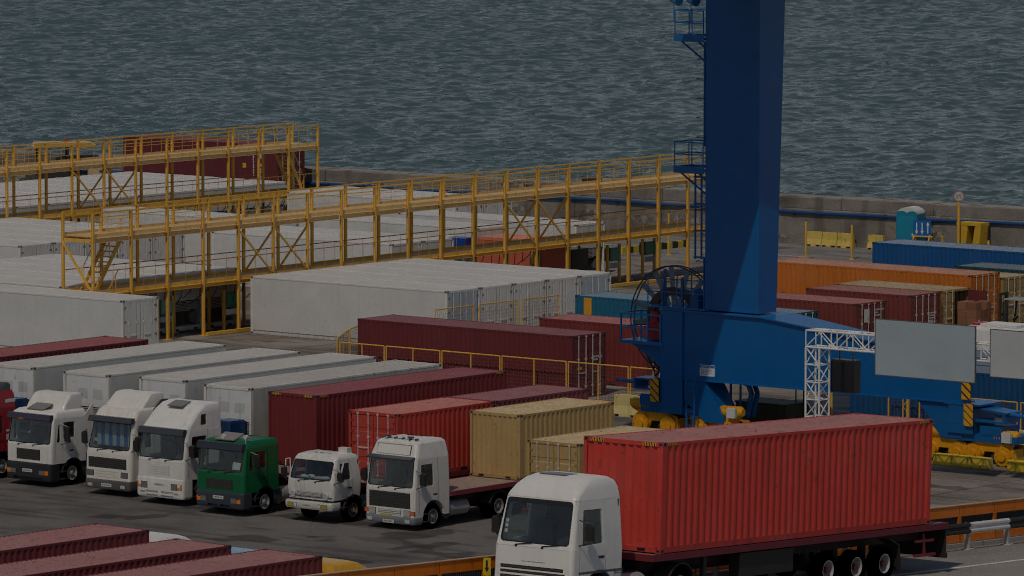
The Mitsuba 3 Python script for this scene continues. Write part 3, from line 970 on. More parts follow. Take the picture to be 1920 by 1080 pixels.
def mirror(kit, x, hw, z, side, hgt=0.48, col=(0.025, 0.025, 0.027), arm=0.22):
    b = B(col, 1)
    y = side * (hw + arm)
    v = [(x + 0.06, y - 0.13, z), (x + 0.06, y + 0.13, z), (x + 0.06, y + 0.12, z + hgt), (x + 0.06, y - 0.12, z + hgt)]
    b.prism([(x - 0.05, z), (x + 0.05, z + 0.04), (x + 0.06, z + hgt - 0.05), (x - 0.03, z + hgt)], min(y - 0.12, y + 0.12), max(y - 0.12, y + 0.12))
    b.tube((x, y, z + hgt), (x + 0.12, side * (hw - 0.02), z + hgt + 0.10), 0.018, 6)
    b.tube((x, y, z), (x + 0.12, side * (hw - 0.02), z - 0.10), 0.018, 6)
    kit.put('mirror', b, 'gloss', smooth=40)


def lorry_kit(p):
    kit = Kit()
    col, hw, prof = p['col'], p['hw'], p['prof']
    zb = prof[0][0]
    outer, inner = solid(prof), solid(prof, 0.07)
    wz0, wz1, wy = p['ws']
    front = [cutter([(-wy, wz0), (wy, wz0), (wy * p.get('wtop', 0.97), wz1), (-wy * p.get('wtop', 0.97), wz1)], -0.75, 0.6, 'x', 0.10)]
    sides = []
    for poly, lo in p['sw']:
        sides.append(cutter(poly, hw - 0.25, hw + 0.4, 'y', 0.05))
        sides.append(cutter(poly, -hw - 0.4, -hw + 0.25, 'y', 0.05))
    body = outer - inner
    for c in front + sides:
        body = body - c
    ax, R = p.get('axle', -1.3), p.get('R', 0.47)
    arch = drum(ax, R, p.get('arch', R + 0.14), -2, 2)
    body = body - arch
    # seams of the doors and of the front flap are real grooves
    d0, d1 = p.get('door', (-0.32, -1.42))
    zs = p.get('roof_seam', prof[-3][0])
    g = outer - solid(prof, 0.022)
    dw = [block(x - 0.013, x + 0.013, -2, 2, zb + 0.08, zs) for x in (d0, d1)] + [block(d1, d0, -2, 2, z - 0.012, z + 0.012) for z in (zb + 0.08, zs)]
    dw += [block(-3, 0.5, -2, 2, zs - 0.012, zs + 0.012)] if p.get('belt', True) else []
    dw += [block(-0.22, 0.5, -2, 2, wz0 - 0.10, wz0 - 0.085)] if p.get('belt', True) else []
    for c in dw:
        body = body - (g ^ c)
    b = B(col, p.get('wear', 3)).add(body)
    kit.put('cab', b, 'gloss', smooth=32)
    sheet_ = solid(prof, 0.020) - solid(prof, 0.030)
    for i, c in enumerate(front):
        kit.put('windscreen', B().add(sheet_ ^ c), 'glass', smooth=30)
        rim = (solid(prof, 0.004) - solid(prof, 0.05)) ^ (cutter([(-wy, wz0), (wy, wz0), (wy * p.get('wtop', 0.97), wz1), (-wy * p.get('wtop', 0.97), wz1)], -0.75, 0.6, 'x', 0.10)
               - cutter([(-wy + 0.035, wz0 + 0.035), (wy - 0.035, wz0 + 0.035), (wy * p.get('wtop', 0.97) - 0.035, wz1 - p.get('band', 0.035)), (-wy * p.get('wtop', 0.97) + 0.035, wz1 - p.get('band', 0.035))], -0.9, 0.9, 'x', 0.08))
        kit.put('windscreen_seal', B((0.015, 0.015, 0.016), 1).add(rim), 'gloss')
    for c in sides:
        kit.put('side_window', B().add(sheet_ ^ c), 'glass', smooth=30)
    # inside
    xr = prof[1][2]
    n = B((0.055, 0.055, 0.06), 1)
    n.box(-0.65, p.get('dash_x', -0.14), -hw + 0.12, hw - 0.12, wz0 - 0.45, wz0 - 0.06, p.get('dash', (0.05, 0.05, 0.055)))
    n.box(xr + 0.1, -0.1, -hw + 0.1, hw - 0.1, zb + 0.09, zb + 0.12)
    for y in (-0.62, 0.62):
        n.box(-1.35, -0.85, y - 0.26, y + 0.26, zb + 0.3, wz0 - 0.25)
        n.box(-1.50, -1.34, y - 0.26, y + 0.26, zb + 0.3, wz0 + 0.50)
    n.box(xr + 0.12, xr + 0.16, -hw + 0.1, hw - 0.1, zb + 0.1, wz1, p.get('back', (0.07, 0.06, 0.06)))
    n.tube((-0.62, 0.55, wz0 - 0.02), (-0.58, 0.55, wz0 + 0.02), 0.22, 14)
    kit.put('interior', n, 'gloss')
    # wipers
    for y in (-0.55, 0.25):
        w = B(BLACK, 0)
        xw = np.interp(wz0, [r[0] for r in prof], [r[1] for r in prof])
        w.tube((xw + 0.03, y, wz0 - 0.05), (xw + 0.035, y + 0.5, wz0 + 0.02), 0.014, 5)
        w.tube((xw + 0.03, y, wz0 - 0.05), (xw + 0.03, y + 0.02, wz0 - 0.1), 0.03, 6)
        kit.put('wiper', w, 'gloss')
    if p.get('visor'):
        z0, z1, c = p['visor']
        xw = np.interp(z0, [r[0] for r in prof], [r[1] for r in prof])
        v = B(c, 1)
        v.prism([(xw + 0.16, z0), (xw + 0.18, z0 + 0.03), (xw + 0.10, z1), (xw - 0.06, z1), (xw - 0.03, z0 + 0.02)], -hw + 0.06, hw - 0.06)
        kit.put('sun_visor', v, 'gloss', smooth=40)
    # bumper
    z0, z1, c = p['bumper']
    bz = [(z0, -0.04, -0.55, hw - 0.03, 0.14), (z0 + 0.08, 0.0, -0.6, hw, 0.16), (z1 - 0.05, 0.01, -0.6, hw, 0.16), (z1, -0.02, -0.6, hw - 0.02, 0.15)]
    bm = solid(bz)
    for c2 in p.get('bumper_cuts', ()):
        bm = bm - block(-0.12, 0.2, *c2)
    kit.put('bumper', B(c, p.get('wear', 3)).add(bm), 'gloss', smooth=35)
    for a in p.get('grilles', ()):
        grille(kit, *a)
    for a in p.get('lights', ()):
        light(kit, *a)
    pz = p.get('plate', z0 + 0.22)
    b = B((0.62, 0.62, 0.60), 3)
    b.box(0.012, 0.028, -0.26, 0.26, pz, pz + 0.12)
    for k in range(7):
        b.box(0.028, 0.030, -0.21 + k * 0.06, -0.175 + k * 0.06, pz + 0.03, pz + 0.09, (0.10, 0.10, 0.12), 0)
    kit.put('number_plate', b, 'gloss')
    for s in (1, -1):
        mirror(kit, p.get('mx', -0.28), hw, p.get('mz', wz0 + 0.1), s, p.get('mh', 0.48))
        h = B((0.03, 0.03, 0.03), 1)
        h.box(d1 + 0.10, d1 + 0.30, s * (hw + 0.004) - 0.02, s * (hw + 0.004) + 0.02, wz0 - 0.32, wz0 - 0.26)
        kit.put('door_handle', h, 'gloss')
        st = B((0.045, 0.045, 0.048), 3)
        y = s * (hw - 0.14)
        for z in (z0 + 0.05, z0 + 0.34):
            st.box(-0.98, -0.56, y - 0.12, y + 0.12, z, z + 0.04)
        st.box(-0.99, -0.95, y - 0.12, y + 0.10, z0 + 0.02, zb)
        kit.put('step', st)
        mudguard(ax, y - 0.16, y + 0.14, R, p.get('arch', R + 0.14) - 0.03, 5, 175, p.get('guard', (0.035, 0.036, 0.04)), kit)
        add_wheel(kit, ax, s * (hw - 0.17), s, R, 0.28, p.get('rim', (0.30, 0.30, 0.30)), name='front_wheel')
        add_wheel(kit, ax - p.get('wb', 3.6), s * (hw - 0.17), s, R, 0.27, p.get('rim', (0.30, 0.30, 0.30)), dual=True, name='rear_wheel')
        mudguard(ax - p.get('wb', 3.6), y - 0.36, y + 0.14, R, R + 0.09, 15, 165, (0.03, 0.03, 0.032), kit, name='rear_mudguard')
        f = B((0.028, 0.028, 0.03), 3)
        f.bar((-0.5, s * 0.42, 0.78), (ax - p.get('wb', 3.6) - 0.9, s * 0.42, 0.78), 0.09, 0.24)
        kit.put('chassis_rail', f)
    t = B(p.get('tank', (0.30, 0.30, 0.31)), 4)
    t.tube((ax - 1.05, hw - 0.38, 0.62), (ax - 2.15, hw - 0.38, 0.62), 0.29, 18)
    kit.put('fuel_tank', t, 'gloss', smooth=35)
    t = B((0.06, 0.06, 0.06), 4)
    t.box(ax - 1.9, ax - 1.1, -hw + 0.10, -hw + 0.60, 0.38, 0.88)
    kit.put('battery_box', t)
    t = B((0.05, 0.05, 0.05), 3)
    t.tube((ax - 0.82, hw - 0.35, 0.50), (ax - 0.82, hw - 0.09, 0.50), 0.20, 14)
    t.box(ax - p.get('wb', 3.6) - 0.45, ax - p.get('wb', 3.6) + 0.45, -0.5, 0.5, 0.92, 1.04)
    t.tube((ax, -hw + 0.3, R), (ax, hw - 0.3, R), 0.07, 8)
    t.tube((ax - p.get('wb', 3.6), -hw + 0.3, R), (ax - p.get('wb', 3.6), hw - 0.3, R), 0.12, 8)
    t.box(-1.6, -0.5, -0.38, 0.38, 0.45, zb)
    kit.put('running_gear', t, smooth=35)
    return kit


def roof_spoiler(kit, col, prof, name='roof_spoiler', wear=2, smooth=35):
    kit.put(name, B(col, wear).add(solid(prof)), 'gloss', smooth=smooth)


def hatch(kit, x, z, w=0.7, l=0.55, tilt=0.18, col=(0.22, 0.21, 0.20)):
    b = B(col, 2)
    b.bar((x + l / 2, 0, z + 0.02), (x - l / 2, 0, z + 0.02 + tilt), w, 0.04)
    b.tube((x - l / 2 + 0.05, 0.2, z - 0.05), (x - l / 2 + 0.05, 0.2, z + tilt), 0.02, 6)
    kit.put('roof_hatch', b, 'gloss')


def seat_lorry(kit, label, x, y, z=0.0, yaw=math.degrees(ROW) + 180, pitch=0.0, tall=1.0):
    key = thing('lorry', label, 'lorry')
    kit.set(key, place(x, y, z, yaw, pitch).scale([1, 1, tall]))
    return key


CREAM, LWHITE = (0.72, 0.71, 0.675), (0.74, 0.74, 0.73)
ORL, CLR = (0.75, 0.22, 0.02), (0.45, 0.47, 0.48)
DGREY = (0.055, 0.06, 0.07)


def std_lights(z0, z1, hw, y=0.62, amber=True):
    out = []
    for s in (-1, 1):
        a, b = sorted((s * y, s * (hw - 0.30)))
        out.append((0.01, a, b, z0, z1, (0.16, 0.165, 0.17)))
        a, b = sorted((s * (hw - 0.29), s * (hw - 0.10)))
        out.append((0.01 - 0.02, a, b, z0, z1, ORL if amber else (0.2, 0.2, 0.2), 'indicator'))
    return out


# 1: red lorry cut by the left edge
p1 = dict(col=(0.33, 0.02, 0.03), hw=1.20, ws=(1.75, 2.65, 1.08), visor=(2.62, 2.9, DGREY), bumper=(0.3, 0.95, (0.05, 0.05, 0.055)),
          prof=[(0.95, -0.06, -2.1, 1.20, 0.15), (1.70, -0.06, -2.1, 1.20, 0.16), (2.75, -0.24, -2.1, 1.17, 0.2), (3.25, -0.55, -2.1, 1.10, 0.25), (3.40, -0.75, -2.06, 1.02, 0.3)],
          sw=[([(-0.45, 1.78), (-1.30, 1.78), (-1.30, 2.45), (-0.55, 2.45)], 0)], lights=std_lights(0.55, 0.75, 1.2), grilles=[(-0.7, 0.7, 1.05, 1.5, -0.05, 5)])
k = lorry_kit(p1)
roof_spoiler(k, DGREY, [(3.38, -1.1, -2.0, 1.0, 0.2), (3.6, -1.5, -2.02, 0.98, 0.2), (3.68, -1.7, -2.0, 0.9, 0.2)])
b = B((0.70, 0.69, 0.67), 2)
for z0, z1 in ((2.95, 3.08), (1.50, 1.72), (1.82, 1.90)):
    for s in (1, -1):
        b.box(-2.05, -1.5, s * 1.203 - 0.004 - 0.05 * (z0 > 2.8), s * 1.203 + 0.004 - 0.05 * (z0 > 2.8) * s * s, z0, z1)
k.put('white_stripe', b, 'gloss')
seat_lorry(k, 'red lorry cut off by the left edge of the picture', -21.6, 241.3)

# 2: white lorry with a tall roof fairing and dark bumper
p2 = dict(col=LWHITE, hw=1.19, ws=(1.66, 2.62, 1.12), visor=(2.56, 2.80, (0.05, 0.045, 0.075)), bumper=(0.22, 0.92, (0.03, 0.03, 0.033)),
          prof=[(0.90, -0.06, -2.1, 1.19, 0.14), (1.55, -0.05, -2.1, 1.19, 0.15), (2.62, -0.22, -2.1, 1.17, 0.18), (2.82, -0.32, -2.1, 1.14, 0.2), (2.92, -0.5, -2.05, 1.06, 0.25)],
          sw=[([(-0.40, 1.72), (-0.60, 1.72), (-0.60, 2.50), (-0.52, 2.50)], 0), ([(-0.78, 1.86), (-1.40, 1.86), (-1.40, 2.48), (-0.78, 2.48)], 0)], mz=1.72, mx=-0.75, mh=0.62, arm=0.3,
          grilles=[(-0.62, 0.62, 1.02, 1.44, -0.045, 6)], lights=std_lights(0.48, 0.64, 1.19), bumper_cuts=[(-0.75, 0.75, 0.26, 0.36)], plate=0.55)
k = lorry_kit(p2)
roof_spoiler(k, (0.70, 0.69, 0.67), [(2.88, -0.95, -2.0, 1.02, 0.12), (3.10, -1.05, -2.05, 1.0, 0.12), (3.46, -1.35, -2.1, 0.96, 0.14), (3.50, -1.5, -2.08, 0.9, 0.14)])
for s in (1, -1):
    b = B((0.70, 0.69, 0.67), 2)
    b.prism([(-1.9, 1.2), (-2.45, 1.2), (-2.45, 3.1), (-2.0, 2.7)], s * 1.16 - 0.02, s * 1.16 + 0.02)
    k.put('side_fairing', b, 'gloss')
hatch(k, -0.72, 2.92, 0.85)
b = B((0.75, 0.25, 0.01), 0)
for y in (-0.45, -0.36, -0.27):
    b.box(-0.06, 0.0, y - 0.03, y + 0.03, 2.585, 2.625)
k.put('marker_light', b, 'gloss')
seat_lorry(k, 'white lorry with a black bumper, dark visor and tall roof fairing, second from the left', -18.71, 239.21)

# 3: cream lorry with blue curtains behind the glass
p3 = dict(col=CREAM, hw=1.18, ws=(1.78, 2.86, 1.08), wtop=0.9, visor=(2.80, 3.02, DGREY), bumper=(0.25, 0.62, (0.11, 0.11, 0.115)),
          prof=[(0.62, -0.05, -2.15, 1.18, 0.15), (1.60, -0.06, -2.15, 1.18, 0.17), (2.90, -0.36, -2.15, 1.08, 0.2), (3.22, -0.55, -2.15, 1.04, 0.25), (3.34, -0.75, -2.1, 0.98, 0.3)],
          sw=[([(-0.45, 1.85), (-1.30, 1.85), (-1.30, 2.60), (-0.62, 2.60)], 0)], back=(0.02, 0.12, 0.30),
          grilles=[(-0.98, 0.98, 1.06, 1.46, -0.045, 5), (-0.62, 0.62, 0.68, 0.98, -0.045, 3, CREAM, (0.55, 0.53, 0.48))],
          lights=[(-0.035, s * 0.88 - 0.16, s * 0.88 + 0.16, 0.74, 0.94, (0.14, 0.14, 0.145)) for s in (-1, 1)] + [(0.01, s * 0.85 - 0.12, s * 0.85 + 0.12, 0.34, 0.46, CLR, 'fog_light') for s in (-1, 1)], plate=0.36)
k = lorry_kit(p3)
b = B((0.03, 0.16, 0.38), 1)
for i in range(10):
    y = -0.92 + i * 0.2
    b.box(-0.62 - 0.03 * (i % 2), -0.60 - 0.03 * (i % 2), y - 0.10, y + 0.10, 1.86, 2.75, (0.04, 0.15, 0.42) if i % 2 else (0.42, 0.48, 0.55))
k.put('curtain', b, 'paint', smooth=None)
roof_spoiler(k, (0.72, 0.71, 0.68), [(3.28, -0.95, -2.1, 0.98, 0.12), (3.40, -1.0, -2.12, 0.97, 0.12), (3.82, -1.45, -2.2, 0.92, 0.12), (3.86, -1.6, -2.2, 0.86, 0.12)])
for s in (1, -1):
    b = B(DGREY, 1)
    b.prism([(-1.5, 3.25), (-2.3, 3.25), (-2.3, 3.62), (-1.95, 3.62)], s * 1.06 - 0.03, s * 1.06 + 0.03)
    k.put('spoiler_wing', b, 'gloss')
seat_lorry(k, 'cream lorry with blue and white curtains drawn across its windscreen', -15.46, 236.16)

# 4: tall white lorry with a window in the roof
p4 = dict(col=LWHITE, hw=1.21, ws=(1.76, 2.72, 1.13), visor=(2.66, 2.92, DGREY), bumper=(0.28, 1.02, LWHITE),
          prof=[(1.00, -0.05, -2.25, 1.21, 0.16), (1.65, -0.05, -2.25, 1.21, 0.18), (2.80, -0.24, -2.25, 1.18, 0.2), (2.95, -0.30, -2.25, 1.16, 0.22), (3.50, -0.85, -2.25, 1.12, 0.25), (3.74, -1.2, -2.25, 1.08, 0.3), (3.80, -1.45, -2.2, 1.0, 0.3)],
          sw=[([(-0.45, 1.80), (-1.35, 1.80), (-1.35, 2.62), (-0.55, 2.62)], 0), ([(-1.05, 3.02), (-1.40, 3.02), (-1.40, 3.42), (-1.12, 3.42)], 1)], roof_seam=2.88,
          grilles=[(-0.48, 0.48, 1.12, 1.52, -0.043, 6, (0.55, 0.55, 0.55), (0.68, 0.68, 0.67))], lights=std_lights(0.62, 0.84, 1.21), bumper_cuts=[(-0.70, -0.08, 0.44, 0.54), (0.08, 0.70, 0.44, 0.54), (-0.70, -0.08, 0.33, 0.39), (0.08, 0.70, 0.33, 0.39), (0.72, 0.98, 0.42, 0.50), (-0.98, -0.72, 0.42, 0.50)], plate=0.72)
k = lorry_kit(p4)
hatch(k, -1.12, 3.66, 0.75, 0.5, 0.16)
seat_lorry(k, 'tall white lorry with a high sloped roof and a small window in its side top', -13.30, 233.49)

# 5: green lorry
p5 = dict(col=(0.004, 0.125, 0.045), hw=1.19, ws=(1.66, 2.50, 1.10), visor=(2.44, 2.72, (0.03, 0.035, 0.05)), bumper=(0.28, 0.88, (0.04, 0.05, 0.068)),
          prof=[(0.88, -0.06, -2.1, 1.19, 0.14), (1.55, -0.05, -2.1, 1.19, 0.15), (2.52, -0.20, -2.1, 1.16, 0.18), (2.70, -0.30, -2.1, 1.13, 0.2), (2.80, -0.5, -2.05, 1.05, 0.25)],
          sw=[([(-0.38, 1.70), (-0.62, 1.70), (-0.62, 2.38), (-0.50, 2.38)], 0), ([(-0.70, 1.78), (-1.32, 1.78), (-1.32, 2.38), (-0.70, 2.38)], 0)], mz=1.82, mx=-0.62, guard=(0.035, 0.045, 0.065),
          grilles=[(-0.66, 0.66, 0.98, 1.36, -0.045, 6)], lights=std_lights(0.50, 0.68, 1.19), bumper_cuts=[(-0.55, -0.06, 0.34, 0.42), (0.06, 0.55, 0.34, 0.42)], plate=0.62, wear=2)
k = lorry_kit(p5)
hatch(k, -0.62, 2.78, 0.95, 0.6, 0.20, (0.26, 0.24, 0.24))
b = B((0.62, 0.62, 0.62), 1)
for (y, dz) in ((1.0, 0.1), (-0.1, 0.05)):
    b.tube((-0.42, y, 2.74), (-0.42, y, 2.80 + dz), 0.018, 6)
    b.tube((-0.47, y, 2.86 + dz), (-0.37, y, 2.86 + dz), 0.085, 12)
k.put('beacon', b, 'gloss', smooth=40)
b = B((0.75, 0.75, 0.73), 0)
b.bar((-0.30, 0.62, 1.72), (-0.38, 0.62, 1.98), 0.38, 0.012, up=(1, 0, 0))
k.put('paper_sheet', b)
seat_lorry(k, 'green lorry with a dark blue bumper and raised roof hatch', -10.93, 230.57)

# 6: small old white lorry
p6 = dict(col=(0.66, 0.66, 0.64), hw=1.16, ws=(1.60, 2.30, 1.00), bumper=(0.52, 0.80, (0.58, 0.58, 0.56)), R=0.45, wb=3.4, wear=5,
          prof=[(0.88, -0.16, -1.75, 1.10, 0.12), (1.30, -0.13, -1.75, 1.15, 0.14), (1.62, -0.16, -1.75, 1.14, 0.14), (2.36, -0.42, -1.75, 1.02, 0.14), (2.46, -0.52, -1.72, 0.98, 0.15), (2.53, -0.75, -1.6, 0.84, 0.2)],
          sw=[([(-0.55, 1.62), (-1.15, 1.62), (-1.15, 2.22), (-0.62, 2.22)], 0)], door=(-0.45, -1.25), dash_x=-0.30, roof_seam=2.32, belt=False, mz=1.60, mh=0.36, rim=(0.13, 0.075, 0.045),
          grilles=[(-0.62, 0.62, 0.98, 1.16, -0.125, 4, (0.10, 0.10, 0.10), (0.62, 0.62, 0.60))], plate=0.60,
          lights=[(0.008, s * 0.83 - 0.13, s * 0.83 + 0.13, 0.58, 0.72, (0.35, 0.30, 0.03), 'indicator') for s in (-1, 1)] + [(0.008, s * 0.58 - 0.06, s * 0.58 + 0.06, 0.60, 0.72, (0.6, 0.6, 0.6), 'fog_light') for s in (-1, 1)])
k = lorry_kit(p6)
for s in (-1, 1):
    b = B((0.62, 0.63, 0.62), 1)
    b.tube((-0.13, s * 0.80, 1.05), (-0.07, s * 0.80, 1.05), 0.125, 16)
    b.tube((-0.07, s * 0.80, 1.05), (-0.055, s * 0.80, 1.05), 0.095, 16, (0.40, 0.42, 0.43))
    k.put('headlight', b, 'gloss', smooth=40)
b = B((0.66, 0.62, 0.55), 6)
for i, (y, c) in enumerate(((-0.45, (0.7, 0.72, 0.75)), (-0.1, (0.62, 0.66, 0.72)), (0.25, (0.62, 0.40, 0.40)), (0.6, (0.58, 0.64, 0.72)))):
    s_ = trimesh.creation.icosphere(2, 0.17)
    v = np.array(s_.vertices)
    v *= [0.7, 1.15, 0.55]
    v += 0.03 * np.stack([np.sin(9 * v[:, 1] + i), np.sin(11 * v[:, 2]), np.sin(8 * v[:, 0] + 2 * i)], -1) + [-0.36, y, 1.66]
    b.raw(v, s_.faces, c, 1)
k.put('folded_clothes', b, 'paint', smooth=60)
b = B((0.60, 0.60, 0.58), 3)
b.box(-1.6, -1.35, 0.35, 0.78, 2.53, 2.72)
k.put('roof_box', b, 'gloss')
b = B((0.18, 0.06, 0.035), 2)
rng = np.random.default_rng(8)
for i in range(7):
    x, y = -0.9 + rng.uniform(-0.12, 0.12), -0.35 + i * 0.11
    b.raw([(x - 0.05, y - 0.06, 2.5345), (x + 0.07, y - 0.05, 2.5345), (x + 0.05, y + 0.06, 2.5345), (x - 0.08, y + 0.04, 2.5345)], [(0, 1, 2, 3)])
k.put('rust_patch', b)
for s in (-1, 1):
    v = B((0.62, 0.62, 0.60), 2)
    for a, c in (((-0.42, 1.18, 1.62), (-0.52, 1.30, 2.28)), ((-0.52, 1.30, 2.28), (-0.40, 1.42, 2.24)), ((-0.40, 1.42, 2.24), (-0.30, 1.30, 1.62)), ((-0.30, 1.30, 1.62), (-0.42, 1.18, 1.62))):
        v.bar(np.array(a) * [1, s, 1], np.array(c) * [1, s, 1], 0.035)
    k.put('vent_window', v, 'gloss')
seat_lorry(k, 'small old white lorry with round headlights and rust on its roof', -7.55, 228.33)

# 7: white lorry with a sign board over its windscreen and an empty flatbed
p7 = dict(col=(0.71, 0.70, 0.68), hw=1.19, ws=(1.58, 2.60, 1.08), bumper=(0.24, 0.52, (0.20, 0.22, 0.25)), wb=3.8, axle=-1.15,
          prof=[(0.50, -0.06, -2.1, 1.19, 0.12), (1.45, -0.05, -2.1, 1.19, 0.12), (2.62, -0.22, -2.1, 1.14, 0.15), (2.72, -0.26, -2.1, 1.12, 0.15), (3.18, -0.42, -2.05, 1.02, 0.2), (3.28, -0.6, -1.95, 0.92, 0.25)],
          sw=[([(-0.42, 1.62), (-1.15, 1.62), (-1.15, 2.42), (-0.48, 2.42)], 0)], roof_seam=2.64, guard=(0.66, 0.65, 0.63), arch=0.64, mz=1.66,
          grilles=[(-0.98, 0.98, 0.82, 1.40, -0.045, 9), (-0.55, 0.55, 0.56, 0.74, -0.045, 3, (0.2, 0.2, 0.2), (0.66, 0.65, 0.62))], plate=0.26, wear=3,
          lights=[(-0.04, s * 0.83 - 0.15, s * 0.83 + 0.15, 0.55, 0.75, (0.40, 0.41, 0.40)) for s in (-1, 1)] + [(-0.05, s * 1.09 - 0.10, s * 1.09 + 0.10, 0.60, 0.72, (0.75, 0.14, 0.02), 'indicator') for s in (-1, 1)] + [(0.01, s * 0.9 - 0.12, s * 0.9 + 0.12, 0.30, 0.44, (0.5, 0.52, 0.54), 'fog_light') for s in (-1, 1)])
k = lorry_kit(p7)
b = B((0.04, 0.04, 0.04), 1)
b.bar((-0.275, 0, 2.75), (-0.385, 0, 3.12), 1.62, 0.02, up=(1, 0, 0))
b.bar((-0.262, 0, 2.77), (-0.372, 0, 3.10), 1.56, 0.03, (0.70, 0.70, 0.67), up=(1, 0, 0))
k.put('sign_board', b, 'gloss')
b = B(DGREY, 1)
b.prism([(0.02, 2.60), (0.04, 2.63), (-0.20, 2.72), (-0.24, 2.68)], -1.08, 1.08)
k.put('sun_visor', b, 'gloss')
b = B((0.10, 0.10, 0.11), 2)
for y in (-0.8, -0.5, -0.2, 0.15, 0.5, 0.8):
    b.box(-0.72, -0.58, y - 0.03, y + 0.03, 3.27, 3.35)
b.tube((-0.75, -0.55, 3.36), (-0.45, -0.55, 3.40), 0.04, 8)
b.tube((-0.75, 0.55, 3.36), (-0.45, 0.55, 3.40), 0.04, 8)
b.tube((-0.65, -0.9, 3.30), (-0.65, 0.9, 3.30), 0.012, 5)
k.put('roof_horn', b, 'gloss')
b = B((0.50, 0.36, 0.02), 1)
b.box(-0.02, 0.0, -0.42, 0.12, 0.50, 0.555)
k.put('yellow_plate', b, 'gloss')
seat_lorry(k, 'white lorry with a blank sign board above its windscreen pulling the tan container', -4.51, 226.56)

# 8: the near lorry on the ramp
p8 = dict(col=(0.75, 0.75, 0.735), hw=1.20, ws=(1.74, 2.82, 1.05), wtop=0.95, band=0.12, bumper=(0.28, 0.80, (0.06, 0.07, 0.08)), axle=-1.15, R=0.48, arch=0.66, guard=(0.10, 0.19, 0.25), wb=3.5,
          prof=[(0.80, -0.03, -2.15, 1.20, 0.10), (1.62, -0.05, -2.15, 1.20, 0.11), (2.86, -0.30, -2.15, 1.08, 0.14), (2.95, -0.34, -2.15, 1.06, 0.18), (3.14, -0.50, -2.12, 1.02, 0.30), (3.28, -0.70, -2.06, 0.95, 0.38), (3.36, -0.92, -1.92, 0.84, 0.42), (3.385, -1.1, -1.75, 0.70, 0.4)],
          sw=[([(-0.45, 1.74), (-1.32, 1.78), (-1.32, 2.62), (-0.56, 2.62)], 0)], door=(-0.34, -1.42), roof_seam=2.84, mz=1.86, mh=0.44, mx=-0.42, wear=1, dash=(0.03, 0.09, 0.12),
          grilles=[(-0.98, 0.92, 1.10, 1.19, -0.03, 1), (-0.98, 0.98, 0.99, 1.06, -0.03, 1), (-0.98, 0.98, 0.86, 0.94, -0.03, 1)], lights=std_lights(0.50, 0.70, 1.2))
k = lorry_kit(p8)
b = B((0.10, 0.10, 0.105), 1)
b.box(-0.045, -0.03, -0.35, 0.35, 1.29, 1.305)
k.put('badge_bar', b, 'gloss')
b = B((0.16, 0.16, 0.16), 1)
b.box(-1.45, -0.95, -0.55, 0.25, 3.375, 3.40)
k.put('roof_hatch', b, 'gloss')
for s in (1, -1):
    b = B((0.10, 0.105, 0.11), 1)
    b.box(-2.1, -0.3, s * 1.202 - 0.012, s * 1.202 + 0.012, 1.06, 1.12)
    k.put('side_moulding', b, 'gloss')
    c = B((0.10, 0.19, 0.25), 2)
    c.add((solid([(0.55, -1.70, -2.15, 1.20, 0.06), (1.06, -1.70, -2.15, 1.20, 0.06)]) - drum(-1.15, 0.48, 0.66, -2, 2)) ^ block(-3, 0, 0.85 if s > 0 else -2, 2 if s > 0 else -0.85, 0, 3))
    k.put('wing_panel', c, 'gloss')
b = B((0.75, 0.75, 0.74), 0)
for z in (1.95, 2.08, 2.20):
    b.bar((-0.155 - (z - 1.9) * 0.2, -0.93, z), (-0.175 - (z - 1.9) * 0.2, -0.93, z + 0.09), 0.09, 0.004, up=(1, 0, 0))
b.bar((-0.13, 0.70, 1.86), (-0.135, 0.70, 1.90), 0.22, 0.004, up=(1, 0, 0))
k.put('windscreen_sticker', b)
p = ramp(-3.72, W / 2)
seat_lorry(k, 'big white lorry climbing the ramp in the foreground with the large red container', p[0], p[1], p[2], math.degrees(RAMP) + 180, -A_PITCH)


